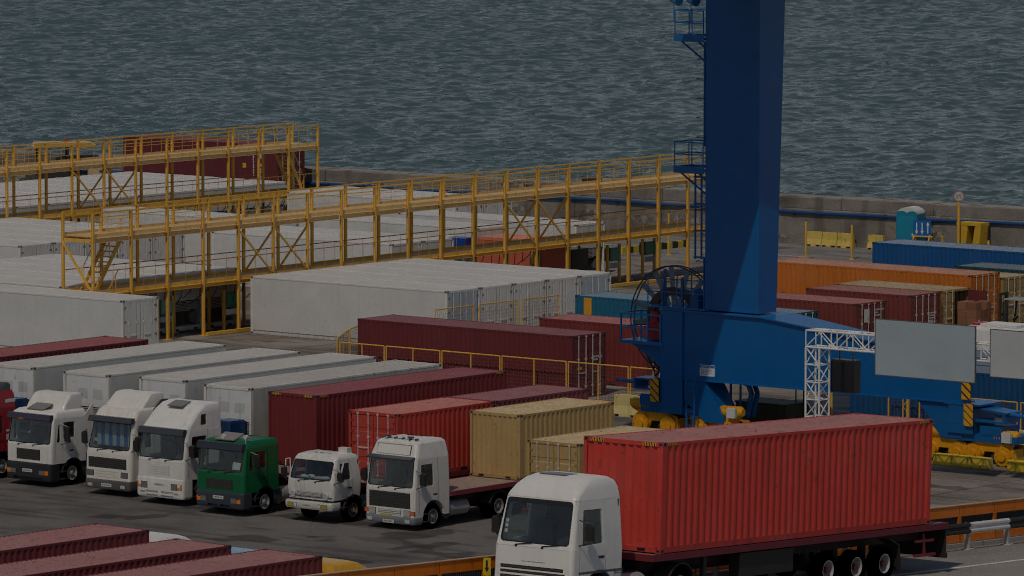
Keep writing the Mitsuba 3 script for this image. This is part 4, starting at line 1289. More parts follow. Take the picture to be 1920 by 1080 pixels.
# ------------------------------------------------------------------ trailers
def trailer_kit(length, axles, bed_z=1.30, col=(0.16, 0.022, 0.035), R=0.44, deck=(0.24, 0.19, 0.16), hub=(0.17, 0.02, 0.035), rear=2.2, tail=True):
    """Local x runs forward from its tail at x = 0."""
    kit = Kit()
    hw = 1.24
    b = B(deck, 4)
    for i in range(9):
        y = -hw + 0.09 + i * (2 * hw - 0.18) / 9
        b.box(0.08, length - 0.06, y + 0.006, y + (2 * hw - 0.18) / 9 - 0.006, bed_z - 0.045, bed_z - 0.012)
    kit.put('deck', b)
    for s in (1, -1):
        b = B(col, 3)
        b.box(0, length, s * (hw - 0.04) - 0.04, s * (hw - 0.04) + 0.04, bed_z - 0.17, bed_z - 0.005)
        for x in np.arange(0.6, length, 1.2):
            b.box(x - 0.05, x + 0.05, s * (hw + 0.004) - 0.006, s * (hw + 0.004) + 0.006, bed_z - 0.16, bed_z - 0.02)
        kit.put('side_beam', b)
        b = B((0.05, 0.02, 0.025), 3)
        b.box(0.3, length - 0.5, s * 0.45 - 0.05, s * 0.45 + 0.05, bed_z - 0.50, bed_z - 0.17)
        kit.put('main_beam', b)
    for x, n in ((0, 'tail_beam'), (length - 0.1, 'front_beam')):
        b = B(col, 3)
        b.box(x, x + 0.1, -hw + 0.085, hw - 0.085, bed_z - 0.17, bed_z - 0.008)
        kit.put(n, b)
    b = B((0.04, 0.02, 0.025), 3)
    for x in np.arange(0.7, length - 0.3, 0.9):
        b.box(x - 0.04, x + 0.04, -hw + 0.09, hw - 0.09, bed_z - 0.16, bed_z - 0.05)
    kit.put('cross_member', b)
    for a in range(axles):
        x = rear + a * 1.31
        for s in (1, -1):
            add_wheel(kit, x, s * (hw - 0.20), s, R, 0.36, (0.46, 0.46, 0.46), hub, deep=True)
        b = B((0.03, 0.03, 0.03), 3)
        b.tube((x, -hw + 0.3, R), (x, hw - 0.3, R), 0.08, 8)
        b.box(x - 0.1, x + 0.1, 0.38, 0.52, R, bed_z - 0.4)
        b.box(x - 0.1, x + 0.1, -0.52, -0.38, R, bed_z - 0.4)
        kit.put('axle', b)
    for s in (1, -1):
        y = s * (hw - 0.2)
        b = B((0.03, 0.03, 0.03), 2)
        b.bar((rear - R - 0.16, y, R + 0.45), (rear - R - 0.28, y, 0.22), 0.40, 0.03, up=(1, 0, 0))
        b.bar((rear - R - 0.16, y, R + 0.45), (rear - 0.2, y, R + 0.62), 0.40, 0.03, up=(0, 0, 1))
        kit.put('mud_flap', b)
        b = B((0.05, 0.05, 0.05), 3)
        xl = length - 2.9
        b.box(xl - 0.07, xl + 0.07, s * 0.72 - 0.06, s * 0.72 + 0.06, 0.35, bed_z - 0.2)
        b.box(xl - 0.15, xl + 0.15, s * 0.72 - 0.12, s * 0.72 + 0.12, 0.30, 0.34)
        kit.put('landing_leg', b)
        b = B((0.03, 0.03, 0.032), 3)
        xa, xb = rear + axles * 1.31 + 0.2, xl - 0.4
        if xb - xa > 0.6:
            b.box(xa, xa + min(2.4, xb - xa), s * (hw - 0.28) - 0.16, s * (hw - 0.28) + 0.16, 0.52, bed_z - 0.22)
            kit.put('side_locker', b)
    if tail:
        b = B((0.03, 0.028, 0.03), 2)
        b.box(0.02, 0.08, -hw + 0.05, hw - 0.05, 0.42, bed_z - 0.18)
        b.box(0.0, 0.1, -hw + 0.02, hw - 0.02, 0.40, 0.54)
        kit.put('rear_guard', b)
        b = B((0.22, 0.03, 0.04), 3)
        b.box(0.6, 1.5, hw - 0.12, hw - 0.06, 0.88, 0.95)
        b.box(0.5, 1.5, hw - 0.12, hw - 0.06, 0.50, 0.57)
        b.bar((1.0, hw - 0.09, 0.5), (1.1, hw - 0.09, 1.1), 0.06)
        b.box(0.6, 1.5, -hw + 0.06, -hw + 0.12, 0.88, 0.95)
        kit.put('side_guard', b)
    return kit


def row_trailer(kit, label, near, length_behind, lift=0.0):
    p = np.asarray(near) + RD * length_behind + RN * W / 2
    key = thing('semi_trailer', label, 'trailer')
    kit.set(key, place(p[0], p[1], lift, math.degrees(ROW) + 180))


k_tr = trailer_kit(13.2, 3)
row_trailer(k_tr, 'dark trailer under the maroon container behind the white reefers', (-22.2, 247.5), LR + 0.3, 0.15)
for near, lab in (((-18.84, 244.1), 'trailer under the leftmost white reefer'), ((-15.71, 241.4), 'trailer under the second white reefer from the left'), ((-12.62, 239.51), 'trailer under the third white reefer with the rusty edge'), ((-9.97, 236.73), 'trailer under the beige roofed white reefer')):
    row_trailer(k_tr, lab, near, LR + 0.3)
row_trailer(trailer_kit(13.6, 3, col=(0.30, 0.03, 0.045)), 'red trailer behind the green lorry under the dark maroon container', (-7.39, 234.2), LR + 0.3)
row_trailer(trailer_kit(13.0, 3), 'trailer under the bright red short container', (-4.25, 230.65), LR + 0.3)
k_tr7 = trailer_kit(11.6, 2, col=(0.20, 0.03, 0.045), deck=(0.30, 0.23, 0.20))
row_trailer(k_tr7, 'half empty flatbed trailer with a bare wooden deck carrying the tan container', (0.30, 230.48), 7.6)
row_trailer(trailer_kit(6.2, 2), 'trailer under the tan container with its door end showing', (2.42, 221.39), LS + 0.3)
for far, lab in (((-11.64, 198.55), 'trailer under the farthest container in the lower left corner'), ((-8.84, 194.9), 'trailer under the middle container in the lower left corner'), ((-5.90, 192.5), 'trailer under the nearest container in the lower left corner')):
    q = np.array(far) - np.array([math.cos(YAW_LL), math.sin(YAW_LL)]) * (LR + 0.3) + np.array([-math.sin(YAW_LL), math.cos(YAW_LL)]) * W / 2
    key = thing('semi_trailer', lab, 'trailer')
    k_tr.set(key, place(q[0], q[1], 0, math.degrees(YAW_LL)))
p = ramp(12.19 + 0.82, W / 2)
key = thing('semi_trailer', 'dark red low trailer with three axles under the large red container', 'trailer')
trailer_kit(13.4, 3, bed_z=1.345, R=0.44, rear=2.95, deck=(0.26, 0.15, 0.12)).set(key, place(p[0], p[1], p[2], math.degrees(RAMP) + 180, -A_PITCH))


q = G(-54.5 - 12.19 - 0.4, 50.4 + W / 2)
key = thing('semi_trailer', 'trailer under the lone maroon container before the sea', 'trailer')
k_tr.set(key, place(q[0], q[1], 0.15, GRID_YAW))


# reefer power packs on the noses of two containers, in blue
for near, lab in (((-18.84, 244.1), 'blue clip-on power pack on the front of the leftmost white reefer'), ((-9.97, 236.73), 'blue clip-on power pack on the front of the beige roofed reefer')):
    key = thing('power_pack', lab, 'generator')
    b = B((0.01, 0.055, 0.17), 2)
    b.box(-0.9, 0.0, 0.25, 1.15, 1.55, 2.45)
    b.box(-0.93, -0.9, 0.35, 0.65, 1.62, 1.95, (0.7, 0.7, 0.68), 2)
    b.box(-0.93, -0.9, 0.70, 1.05, 1.62, 1.95, (0.62, 0.64, 0.66), 2)
    for z in np.arange(2.05, 2.4, 0.08):
        b.box(-0.915, -0.9, 0.4, 1.0, z, z + 0.04, (0.01, 0.02, 0.05))
    b.box(-0.85, -0.05, 0.3, 1.1, 2.45, 2.5)
    put(key, 'housing', b, 'gloss', to_world=place(near[0], near[1], 0.35, math.degrees(ROW)))

# drivers' cabs just showing over the lower edge
for i, (c, x, y, lab) in enumerate((((0.70, 0.70, 0.68), -10.76, 201.38, 'white cab roof behind the farthest lower left container'), ((0.24, 0.40, 0.55), -7.96, 197.73, 'light blue cab roof behind the middle lower left container'), ((0.62, 0.33, 0.02), -5.02, 195.33, 'orange yellow cab beyond the nearest lower left container'))):
    pc = dict(col=c, hw=1.19, ws=(1.66, 2.50, 1.08), bumper=(0.28, 0.88, (0.05, 0.05, 0.055)),
              prof=[(0.88, -0.06, -2.1, 1.19, 0.14), (1.55, -0.05, -2.1, 1.19, 0.15), (2.55, -0.20, -2.1, 1.15, 0.2), (2.85, -0.34, -2.1, 1.10, 0.28), (3.02, -0.6, -2.0, 0.98, 0.34), (3.08, -0.8, -1.85, 0.84, 0.34)],
              sw=[([(-0.45, 1.70), (-1.32, 1.70), (-1.32, 2.38), (-0.55, 2.38)], 0)], lights=std_lights(0.5, 0.68, 1.19), grilles=[(-0.66, 0.66, 0.98, 1.36, -0.045, 6)])
    seat_lorry(lorry_kit(pc), lab, x, y, 0, 48.5, tall=1.09)


# ------------------------------------------------------------------ yellow reefer walkways
def gt(u=0.0, v=0.0, z=0.0):
    """Frame square to the quay: local x along the wall towards the lower right, y towards the sea."""
    return place(*G(u, v, z), GRID_YAW)


def walkway(label, u0, posts, braces, stair_at, low_from=None, low_to=None):
    """Two-level steel access walkway: x = 0 is its near edge, it is 1.9 m wide towards -x."""
    key = thing('access_walkway', label, 'walkway')
    at = gt(u0, 0)
    wd = 1.9
    Z1, Z2, ZT = 2.60, 5.25, 6.33
    rng = np.random.default_rng(int(posts[0] * 10) % 97 + 3)

    def rail(b, p, q, r=0.028):
        b.tube(p, q, r, 6)
    for v in posts:
        for x in (0.0, -wd):
            b = B(YELLOW, 3)
            h = 0.055
            b.box(x - h, x + h, v - 0.012, v + 0.012, 0.03, ZT)
            b.box(x - h - 0.010, x - h, v - h, v + h, 0.03, ZT)
            b.box(x + h, x + h + 0.010, v - h, v + h, 0.03, ZT)
            b.box(x - 0.16, x + 0.16, v - 0.16, v + 0.16, 0.0, 0.03)
            put(key, 'column', b, to_world=at)
    for i, (a, c) in enumerate(zip(posts[:-1], posts[1:])):
        low = (low_from is None or a >= low_from) and (low_to is None or c <= low_to)
        for z, show in ((Z2, True), (Z1, low)):
            if not show:
                continue
            b = B(DECK, 4)
            b.box(-wd + 0.1, -0.1, a + 0.01, c - 0.01, z - 0.04, z)
            for x in np.arange(-wd + 0.3, -0.2, 0.4):
                b.box(x - 0.02, x + 0.02, a + 0.02, c - 0.02, z, z + 0.006)
            for y in np.linspace(a + 0.4, c - 0.4, 4):
                b.box(-wd + 0.1, -0.1, y - 0.03, y + 0.03, z - 0.15, z - 0.04)
            put(key, 'deck_panel', b, to_world=at)
            for x in (0.0, -wd):
                b = B((0.72, 0.50, 0.22) if z == Z2 else YELLOW, 3)
                h = 0.30 if z == Z2 else 0.24
                b.box(x - 0.095, x - 0.075, a + 0.09, c - 0.09, z - h, z + 0.10)
                b.box(x - 0.095, x + 0.05, a + 0.09, c - 0.09, z - h - 0.015, z - h)
                b.box(x - 0.095, x + 0.05, a + 0.09, c - 0.09, z - 0.10, z - 0.085)
                put(key, 'edge_beam', b, to_world=at)
                r = B(YELLOW, 3)
                if z == Z2:
                    r.box(x - 0.03, x + 0.03, a, c, ZT - 0.03, ZT + 0.03)
                    r.box(x - 0.018, x + 0.018, a + 0.086, c - 0.086, z + 0.86, z + 0.90)
                    k = int(rng.integers(0, 3))
                    if k > 0:
                        rail(r, (x, a + 0.09, z + 0.52), (x, c - 0.09, z + 0.52), 0.014)
                        for y in np.linspace(a, c, k + 2)[1:-1]:
                            rail(r, (x, y, z + 0.10), (x, y, z + 0.88), 0.010)
                else:
                    r.tube((x, a, z + 1.0), (x, c, z + 1.0), 0.026, 6, (0.40, 0.19, 0.04))
                    for y in np.linspace(a, c, 3 + i % 2)[1:-1]:
                        rail(r, (x, y, z + 0.05), (x, y, z + 1.0), 0.008)
                put(key, 'railing', r, to_world=at)
            b = B((0.05, 0.05, 0.052), 3)
            if z == Z1:
                b.box(-wd + 0.15, -wd + 0.55, a, c, z - 0.42, z - 0.34)
                rngv = np.linspace(a + 0.3, c - 0.3, 4) if a < 24 or u0 < -30 else []
                for y in rngv:
                    d = rng.uniform(0.1, 0.8)
                    b.path([(-wd + 0.3, y, z - 0.35), (-wd + 0.3 - 0.15, y + 0.1, z - 0.5 - d), (-wd - 0.3, y + rng.uniform(-0.3, 0.3), z - 0.9 - d)], 0.022, 5)
                put(key, 'cable_tray', b, to_world=at)
        if i % 3 == 1:
            b = B((0.45, 0.45, 0.44), 1)
            b.tube((-wd / 2, (a + c) / 2, Z2 - 0.30), (-wd / 2, (a + c) / 2, Z2 - 0.16), 0.20, 12, r2=0.10)
            put(key, 'lamp', b, 'gloss', to_world=at, smooth=40)
    for v in posts[::2]:
        for z in (Z1 - 0.18, Z2 - 0.22):
            b = B(YELLOW, 3)
            b.box(-wd + 0.09, -0.09, v - 0.05, v + 0.05, z - 0.08, z + 0.08)
            put(key, 'cross_beam', b, to_world=at)
    for i, kind in braces:
        a, c = posts[i] + 0.1, posts[i + 1] - 0.1
        for k in kind:
            for x in ((0.0,) if k == '\\' else (-wd,)):
                b = B(YELLOW, 2)
                if k == '\\':
                    b.bar((x, a, Z2 - 0.40), (x, c, Z1 + 0.12), 0.075)
                else:
                    b.bar((x + 0.08, a, Z1 + 0.12), (x + 0.08, c, Z2 - 0.40), 0.075)
                put(key, 'brace', b, to_world=at)
    # stairs between the levels and down to the ground, running along the walkway
    for za, zb, va, vb in stair_at:
        x0, x1 = -0.45, -1.35
        for x in (x0, x1):
            b = B(YELLOW, 3)
            b.bar((x, va, za), (x, vb, zb), 0.05, 0.20)
            b.tube((x, va, za + 0.95), (x, vb, zb + 0.95), 0.024, 6)
            for t in (0.1, 0.5, 0.9):
                q = np.array([x, va + (vb - va) * t, za + (zb - za) * t])
                b.tube(q, q + [0, 0, 0.95], 0.018, 6)
            put(key, 'stair_stringer', b, to_world=at)
        for t in np.linspace(0.06, 0.94, 11):
            b = B(DECK, 4)
            y, z = va + (vb - va) * t, za + (zb - za) * t
            b.box(x1 + 0.03, x0 - 0.03, y - 0.12, y + 0.12, z - 0.02, z + 0.02)
            put(key, 'stair_tread', b, to_world=at)
    b = B(YELLOW, 2)
    b.bar((0.22, posts[3], 0.10), (0.22, posts[-1], 0.10), 0.16, 0.16)
    put(key, 'guide_kerb', b, to_world=at)
    return key


P1 = [-9.93] + [-7.30 + 2.53 * i for i in range(19)]
w1 = walkway('near two level yellow steel walkway running from the stairs at left to the blue crane', -13.2, P1,
             [(4, '\\'), (5, '\\/'), (6, '/'), (12, '\\'), (13, '\\/'), (14, '/')], [(2.60, 5.25, -9.3, -7.3), (0.0, 2.60, -9.6, -7.7)])
b = B(YELLOW, 1)
b.bar((-1.85, -10.02, 4.95), (-0.05, -10.02, 2.7), 0.09)
put(w1, 'brace', b, to_world=gt(-13.2, 0))
P2 = [14.6 + 2.53 * i for i in range(11)] + [42.4]
w2 = walkway('far two level yellow steel walkway ending with stairs before the sea', -44.5, P2, [(3, '\\'), (4, '\\/'), (5, '/')], [(2.60, 5.25, 41.6, 40.1), (0.0, 2.60, 40.2, 41.9)])

# sockets for the reefers: green cabinets on yellow stands along the walkways
for i, (u, v, lab) in enumerate(((-13.9, -4.2, 'green socket cabinet on a yellow stand, nearest below the near walkway'), (-13.9, 0.5, 'green socket cabinet with a white plate beside the big white reefer'),
                                 (-16.2, 27.0, 'green socket cabinet below the middle of the near walkway'), (-14.6, 31.2, 'green socket cabinet beside the dark machine below the near walkway'), (-15.4, 35.2, 'green socket cabinet nearest the blue crane ladder'))):
    key = thing('socket_cabinet', lab, 'cabinet')
    b = B((0.04, 0.17, 0.12), 2)
    b.box(0.02, 0.14, -0.42, 0.42, 1.15, 1.85)
    b.box(0.14, 0.15, -0.36, -0.02, 1.22, 1.78, (0.06, 0.24, 0.17))
    b.box(0.14, 0.15, 0.04, 0.36, 1.22, 1.78, (0.06, 0.24, 0.17))
    b.box(-0.3, 0.0, -0.38, 0.38, 1.15, 1.80, (0.16, 0.16, 0.16))
    put(key, 'cabinet', b, 'gloss', to_world=gt(u, v))
    b = B((0.30, 0.36, 0.42) if i != 1 else (0.72, 0.72, 0.70), 2)
    b.box(0.05, 0.09, -0.40, 0.40, 0.78, 1.05)
    put(key, 'plate', b, to_world=gt(u, v))
    for y in (-0.5, 0.5):
        c = B(YELLOW, 3)
        c.box(-0.06, 0.06, y - 0.06, y + 0.06, 0, 2.0)
        put(key, 'stand_post', c, to_world=gt(u, v))

# ------------------------------------------------------------------ the blue portal crane
CU, CV = 29.46, -20.24
ct = gt(CU, CV)
crane = thing('portal_crane', 'tall dark blue portal crane with a box tower, long sloping beam and yellow bogies', 'crane')
CB = CRANE


def crane_part(name, b, mat='gloss', smooth=None, parent=None, label=None):
    return put(parent or crane, name, b, mat, to_world=ct, smooth=smooth, label=label)


b = B(CB, 2)
v = []
for z, d in ((5.32, 1.20), (24.0, 1.95)):
    v += [(0.80, 0.25, z), (3.55, 0.25, z), (3.55, 0.25 + d, z), (0.80, 0.25 + d, z)]
b.raw(v, [(0, 1, 5, 4), (1, 2, 6, 5), (2, 3, 7, 6), (3, 0, 4, 7), (4, 5, 6, 7), (3, 2, 1, 0)])
crane_part('tower', b)
for z in (8.6, 12.1, 15.6):
    crane_part('tower_seam', B(CB, 2).box(0.79, 3.56, 0.225, 0.25, z, z + 0.06))
b = B(CB, 2)
pf = [(-1.1, 2.45), (3.9, 2.45), (13.75, 2.45), (13.75, 4.08), (3.9, 5.18), (-1.1, 5.22)]
bk = [1.95, 1.95, 0.75, 0.75, 1.95, 1.95]
b.raw([(x, 0.06, z) for x, z in pf] + [(x, y, z) for (x, z), y in zip(pf, bk)],
      [(0, 1, 4, 5), (1, 2, 3, 4), (11, 10, 7, 6), (10, 9, 8, 7)] + [(i + 6, (i + 1) % 6 + 6, (i + 1) % 6, i) for i in range(6)])
crane_part('main_beam', b)
b = B((0.006, 0.12, 0.36), 3)
b.raw([(x, y, z + dz) for dz in (0, 0.06) for x, y, z in ((3.92, -0.10, 5.19), (13.9, -0.10, 4.09), (13.9, 0.9, 4.09), (3.92, 2.12, 5.19))], [(3, 2, 1, 0), (4, 5, 6, 7), (0, 1, 5, 4), (1, 2, 6, 5), (2, 3, 7, 6), (3, 0, 4, 7)])
b.prism([(-1.2, 5.23), (3.92, 5.19), (3.92, 5.25), (-1.2, 5.29)], -0.10, 2.12)
crane_part('top_flange', b)
b = B(CB, 2)
b.raw([(x, y, z) for z in (2.40, 2.449) for x, y in ((-1.2, -0.06), (13.85, -0.06), (13.85, 0.85), (3.9, 2.06), (-1.2, 2.06))], [(0, 1, 6, 5), (1, 2, 7, 6), (2, 3, 8, 7), (3, 4, 9, 8), (4, 0, 5, 9)])
b.raw([(x, y, z) for z in (2.40, 2.449) for x, y in ((-1.2, -0.06), (13.85, -0.06), (13.85, 0.85), (3.9, 2.06), (-1.2, 2.06))], [(4, 3, 2), (4, 2, 1), (4, 1, 0), (5, 6, 7), (5, 7, 8), (5, 8, 9)])
crane_part('bottom_flange', b)
b = B(CB, 2)
b.prism([(-1.3, 0.95), (-0.15, 0.95), (-0.15, 5.20), (-1.3, 5.20)], -0.04, 2.0)
crane_part('left_leg', b)
b = B(CB, 2)
b.prism([(-0.10, 2.39), (1.0, 2.39), (1.9, 0.95), (1.9, 0.72), (0.95, 0.72), (-0.10, 1.55)], 0.05, 1.2)
crane_part('leg_strut', b)
b = B(CB, 2)
for y in (1.3, 1.7):
    b.path([(1.6, y, 2.40), (2.25, y, 2.25), (2.42, y, 1.9), (2.20, y, 0.9)], 0.11, 8)
b.tube((1.2, 1.5, 1.0), (1.2, 1.5, 2.4), 0.05, 6)
b.tube((1.7, 1.5, 1.0), (1.7, 1.5, 2.4), 0.05, 6)
crane_part('rear_strut', b, smooth=40)
b = B(CB, 2)
b.prism([(11.6, 2.39), (13.75, 2.39), (13.75, 1.0), (12.7, 1.0), (12.35, 1.5)], 0.1, 0.75)
crane_part('right_leg', b)
for x0, name in ((-2.45, 'left'), (13.0, 'right')):
    b = B(CB, 2)
    b.box(x0, x0 + 3.3 if x0 > 0 else 1.6, 0.15, 1.5, 0.92, 1.22)
    b.box(x0 + 0.1, x0 + 1.35, -0.02, 1.4, 1.22, 1.62)
    b.box(x0 + 1.6, x0 + 2.6, 0.1, 1.4, 1.22, 1.58) if x0 > 0 else None
    b.box(x0 + 0.15, x0 + 1.2, -0.05, 0.02, 1.62, 1.68)
    crane_part('equaliser', b)
b = B((0.006, 0.11, 0.34), 2)
b.box(13.15, 14.30, 0.0, 1.6, 1.62, 2.35)
b.box(13.00, 14.70, -0.05, 1.65, 2.35, 2.42)
b.prism([(14.30, 1.72), (15.80, 1.72), (15.80, 1.80), (14.30, 1.80)], 0.1, 1.1)
b.prism([(14.30, 2.22), (15.90, 2.10), (15.90, 2.16), (14.30, 2.30)], 0.1, 1.1)
b.box(15.70, 15.80, 0.1, 1.1, 1.8, 2.12)
crane_part('clamp_bracket', b)
b = B((0.006, 0.11, 0.34), 2)
b.box(-2.7, -1.75, 0.0, 0.9, 1.85, 1.92)
b.box(-2.7, -1.75, 0.0, 0.9, 2.25, 2.32)
b.box(-2.7, -2.62, 0.0, 0.9, 1.92, 2.25)
b.box(-2.0, -1.75, 0.5, 0.9, 1.92, 2.25)
crane_part('clamp_bracket', b)
for p, q, tip in (((15.8, 0.4, 2.08), (17.3, 0.4, 2.0), (0.7, 0.2, 0.05)), ((-2.7, 0.4, 2.08), (-3.85, 0.4, 2.1), (0.01, 0.12, 0.4))):
    c = B((0.01, 0.14, 0.42), 1)
    c.tube(p, q, 0.10, 10, r2=0.06)
    c.tube(q, np.array(q) + (np.array(q) - np.array(p)) * 0.05, 0.075, 10, tip)
    crane_part('tie_arm', c, smooth=40)
for x, z0, z1 in ((-1.72, 1.40, 2.36), (14.0, 1.55, 2.45), (13.88, 2.60, 3.62)):
    b = B((0.03, 0.03, 0.03), 1)
    b.box(x, x + 0.46, -0.16, -0.12, z0, z1)
    n = 3
    for k in range(-1, n):
        za = z0 + (z1 - z0) * k / n
        lo, hi = max(z0, za), None
        poly = [(x + 0.01, za + 0.36), (x + 0.45, za), (x + 0.45, za + 0.24), (x + 0.01, za + 0.60)]
        import shapely.geometry as sg
        g = sg.Polygon(poly).intersection(sg.box(x, z0, x + 0.46, z1))
        if not g.is_empty and g.area > 0.004:
            b.prism(list(g.exterior.coords)[:-1], -0.168, -0.161, (0.72, 0.36, 0.02), 2)
    b.box(x + 0.1, x + 0.36, -0.12, 0.1, z0 + 0.1, z1 - 0.1, CB)
    crane_part('hazard_board', b)


def bogie(xc, motor_side):
    yb = 0.75
    p = B(BOGIE, 5)
    p.prism([(xc - 1.25, 0.36), (xc - 1.05, 0.80), (xc - 0.4, 0.95), (xc + 0.4, 0.95), (xc + 1.05, 0.80), (xc + 1.25, 0.36), (xc + 0.35, 0.30), (xc + 0.25, 0.55), (xc - 0.25, 0.55), (xc - 0.35, 0.30)], yb - 0.45, yb - 0.36)
    p.prism([(xc - 1.25, 0.36), (xc - 1.05, 0.80), (xc + 1.05, 0.80), (xc + 1.25, 0.36), (xc + 0.35, 0.30), (xc - 0.35, 0.30)], yb + 0.36, yb + 0.45)
    p.box(xc - 0.5, xc + 0.5, yb - 0.36, yb + 0.36, 0.60, 0.92)
    for d in (-0.72, 0.72):
        p.tube((xc + d, yb - 0.62, 0.42), (xc + d, yb - 0.44, 0.42), 0.40, 18)
        p.tube((xc + d, yb - 0.72, 0.42), (xc + d, yb - 0.60, 0.42), 0.20, 14)
        for a in np.arange(0, 6.28, 0.785):
            q = np.array([xc + d + 0.33 * math.cos(a), yb - 0.66, 0.42 + 0.33 * math.sin(a)])
            p.tube(q, q + [0, 0.06, 0], 0.035, 6)
        p.box(xc + d * 1.55 - 0.06, xc + d * 1.55 + 0.06, yb - 0.5, yb + 0.2, 0.12, 0.70)
    k = crane_part('bogie', p, 'gloss', smooth=35)
    for d in (-0.72, 0.72):
        w = B((0.09, 0.085, 0.08), 4)
        w.tube((xc + d, yb - 0.10, 0.39), (xc + d, yb + 0.10, 0.39), 0.36, 24)
        w.tube((xc + d, yb + 0.06, 0.39), (xc + d, yb + 0.13, 0.39), 0.41, 24)
        crane_part('rail_wheel', w, 'gloss', smooth=35, parent=k)
    m = B((0.74, 0.36, 0.012), 4)
    xm = xc + motor_side * 0.75
    m.tube((xm - 0.62 * motor_side, yb - 0.35, 1.16), (xm + 0.45 * motor_side, yb - 0.35, 1.20), 0.24, 16)
    m.tube((xm + 0.45 * motor_side, yb - 0.35, 1.20), (xm + 0.58 * motor_side, yb - 0.35, 1.20), 0.24, 16, r2=0.15)
    for x in np.linspace(-0.45, 0.30, 7):
        m.tube((xm + x * motor_side, yb - 0.35, 1.17), (xm + (x + 0.03) * motor_side, yb - 0.35, 1.17), 0.265, 16)
    m.box(xm - 0.2, xm + 0.2, yb - 0.5, yb - 0.1, 0.75, 1.0)
    m.box(xm - 0.55, xm - 0.2, yb - 0.55, yb - 0.2, 1.15, 1.40)
    crane_part('drive_motor', m, 'gloss', smooth=35, parent=k)
    c = B((0.62, 0.63, 0.64), 2)
    if motor_side > 0:
        c.box(xm + 0.0, xm + 0.42, yb - 0.74, yb - 0.60, 0.98, 1.38)
        crane_part('motor_cover', c, 'gloss', parent=k)


bogie(-1.75, -1)
bogie(1.35, 1)
bogie(12.75, -1)
bogie(14.95, 1)
# ladder beside the left leg
b = B((0.006, 0.11, 0.34), 2)
for x in (0.35, 0.75):
    b.box(x - 0.03, x + 0.03, -0.42, -0.36, 0.35, 2.5)
for z in np.arange(0.6, 2.4, 0.28):
    b.tube((0.35, -0.39, z), (0.75, -0.39, z), 0.018, 6)
crane_part('ladder', b)
# plate with the crane's number and rating
b = B((0.62, 0.66, 0.70), 2)
b.box(0.72, 1.48, 0.02, 0.055, 2.62, 3.08)
b.box(0.72, 1.48, 0.012, 0.02, 2.96, 3.06, (0.02, 0.12, 0.42))
for k, (z, w_) in enumerate(((2.99, 0.5), (2.86, 0.6), (2.80, 0.5), (2.74, 0.56), (2.68, 0.35))):
    for j in range(6):
        x = 0.80 + j * w_ / 6
        b.box(x, x + w_ / 9, 0.006, 0.012, z, z + 0.035, (0.6, 0.65, 0.7) if k == 0 else (0.16, 0.22, 0.32))
crane_part('rating_plate', b, 'paint')

# platforms on the tower's left side
for z, n in ((11.05, 0), (16.45, 1)):
    b = B((0.008, 0.13, 0.38), 2)
    b.box(-0.74, 0.78, 0.15, 1.35, z - 0.03, z + 0.03)
    for y in (0.15, 1.32):
        b.box(-0.76, 0.78, y, y + 0.03, z - 0.16, z + 0.12)
    b.box(-0.77, -0.74, 0.15, 1.35, z - 0.16, z + 0.12)
    pl = crane_part('platform', b)
    for y in (0.17, 1.33):
        r = B((0.008, 0.13, 0.38), 2)
        for x in (-0.72, 0.01, 0.74):
            r.tube((x, y, z), (x, y, z + 1.12), 0.026, 6)
        for h in (0.62, 1.12):
            r.tube((-0.74, y, z + h), (0.76, y, z + h), 0.028, 6)
        crane_part('railing', r, parent=pl)
    r = B((0.008, 0.13, 0.38), 2)
    for h in (0.62, 1.12):
        r.tube((-0.72, 0.17, z + h), (-0.72, 1.33, z + h), 0.028, 6)
    crane_part('railing', r, parent=pl)
    r = B((0.006, 0.09, 0.28), 2)
    for y in (0.25, 1.25):
        r.bar((-0.49, y, z - 0.12), (0.79, y, z - 0.95), 0.06)
    crane_part('bracket', r, parent=pl)
for n, (x, tilt) in enumerate(((-0.98, -0.35), (-0.1, 0.3))):
    b = B((0.02, 0.16, 0.40), 1)
    b.tube((x, 0.3, 18.02), (x + 0.45, 0.2, 17.95), 0.14, 12, r2=0.22)
    b.tube((x + 0.1, 0.3, 17.1), (x + 0.1, 0.3, 18.0), 0.025, 6)
    crane_part('floodlight', b, smooth=40)
for z0, z1, xs in ((7.35, 10.9, (0.04, 0.36, 0.68)), (12.0, 16.3, (0.50, 0.70)), (5.3, 7.4, (0.50, 0.70))):
    b = B((0.006, 0.10, 0.30), 2)
    for x in xs:
        b.box(x - 0.03, x + 0.03, 0.55, 0.61, z0, z1)
    for z in np.arange(z0 + 0.2, z1, 0.28):
        b.tube((xs[-2], 0.58, z), (xs[-1], 0.58, z), 0.014, 5)
    if len(xs) == 2:
        for z in np.arange(z0 + 0.4, z1, 0.8):
            an = np.linspace(math.pi, 2 * math.pi, 7)
            b.path([((xs[0] + xs[1]) / 2 + 0.34 * math.cos(t), 0.58 + 0.55 * math.sin(t), z) for t in an], 0.016, 5)
    if len(xs) == 3:
        for z in np.arange(z0 + 0.05, z1, 1.1):
            b.box(xs[0] - 0.03, xs[-1] + 0.05, 0.50, 0.66, z, z + 0.07)
    crane_part('ladder', b)
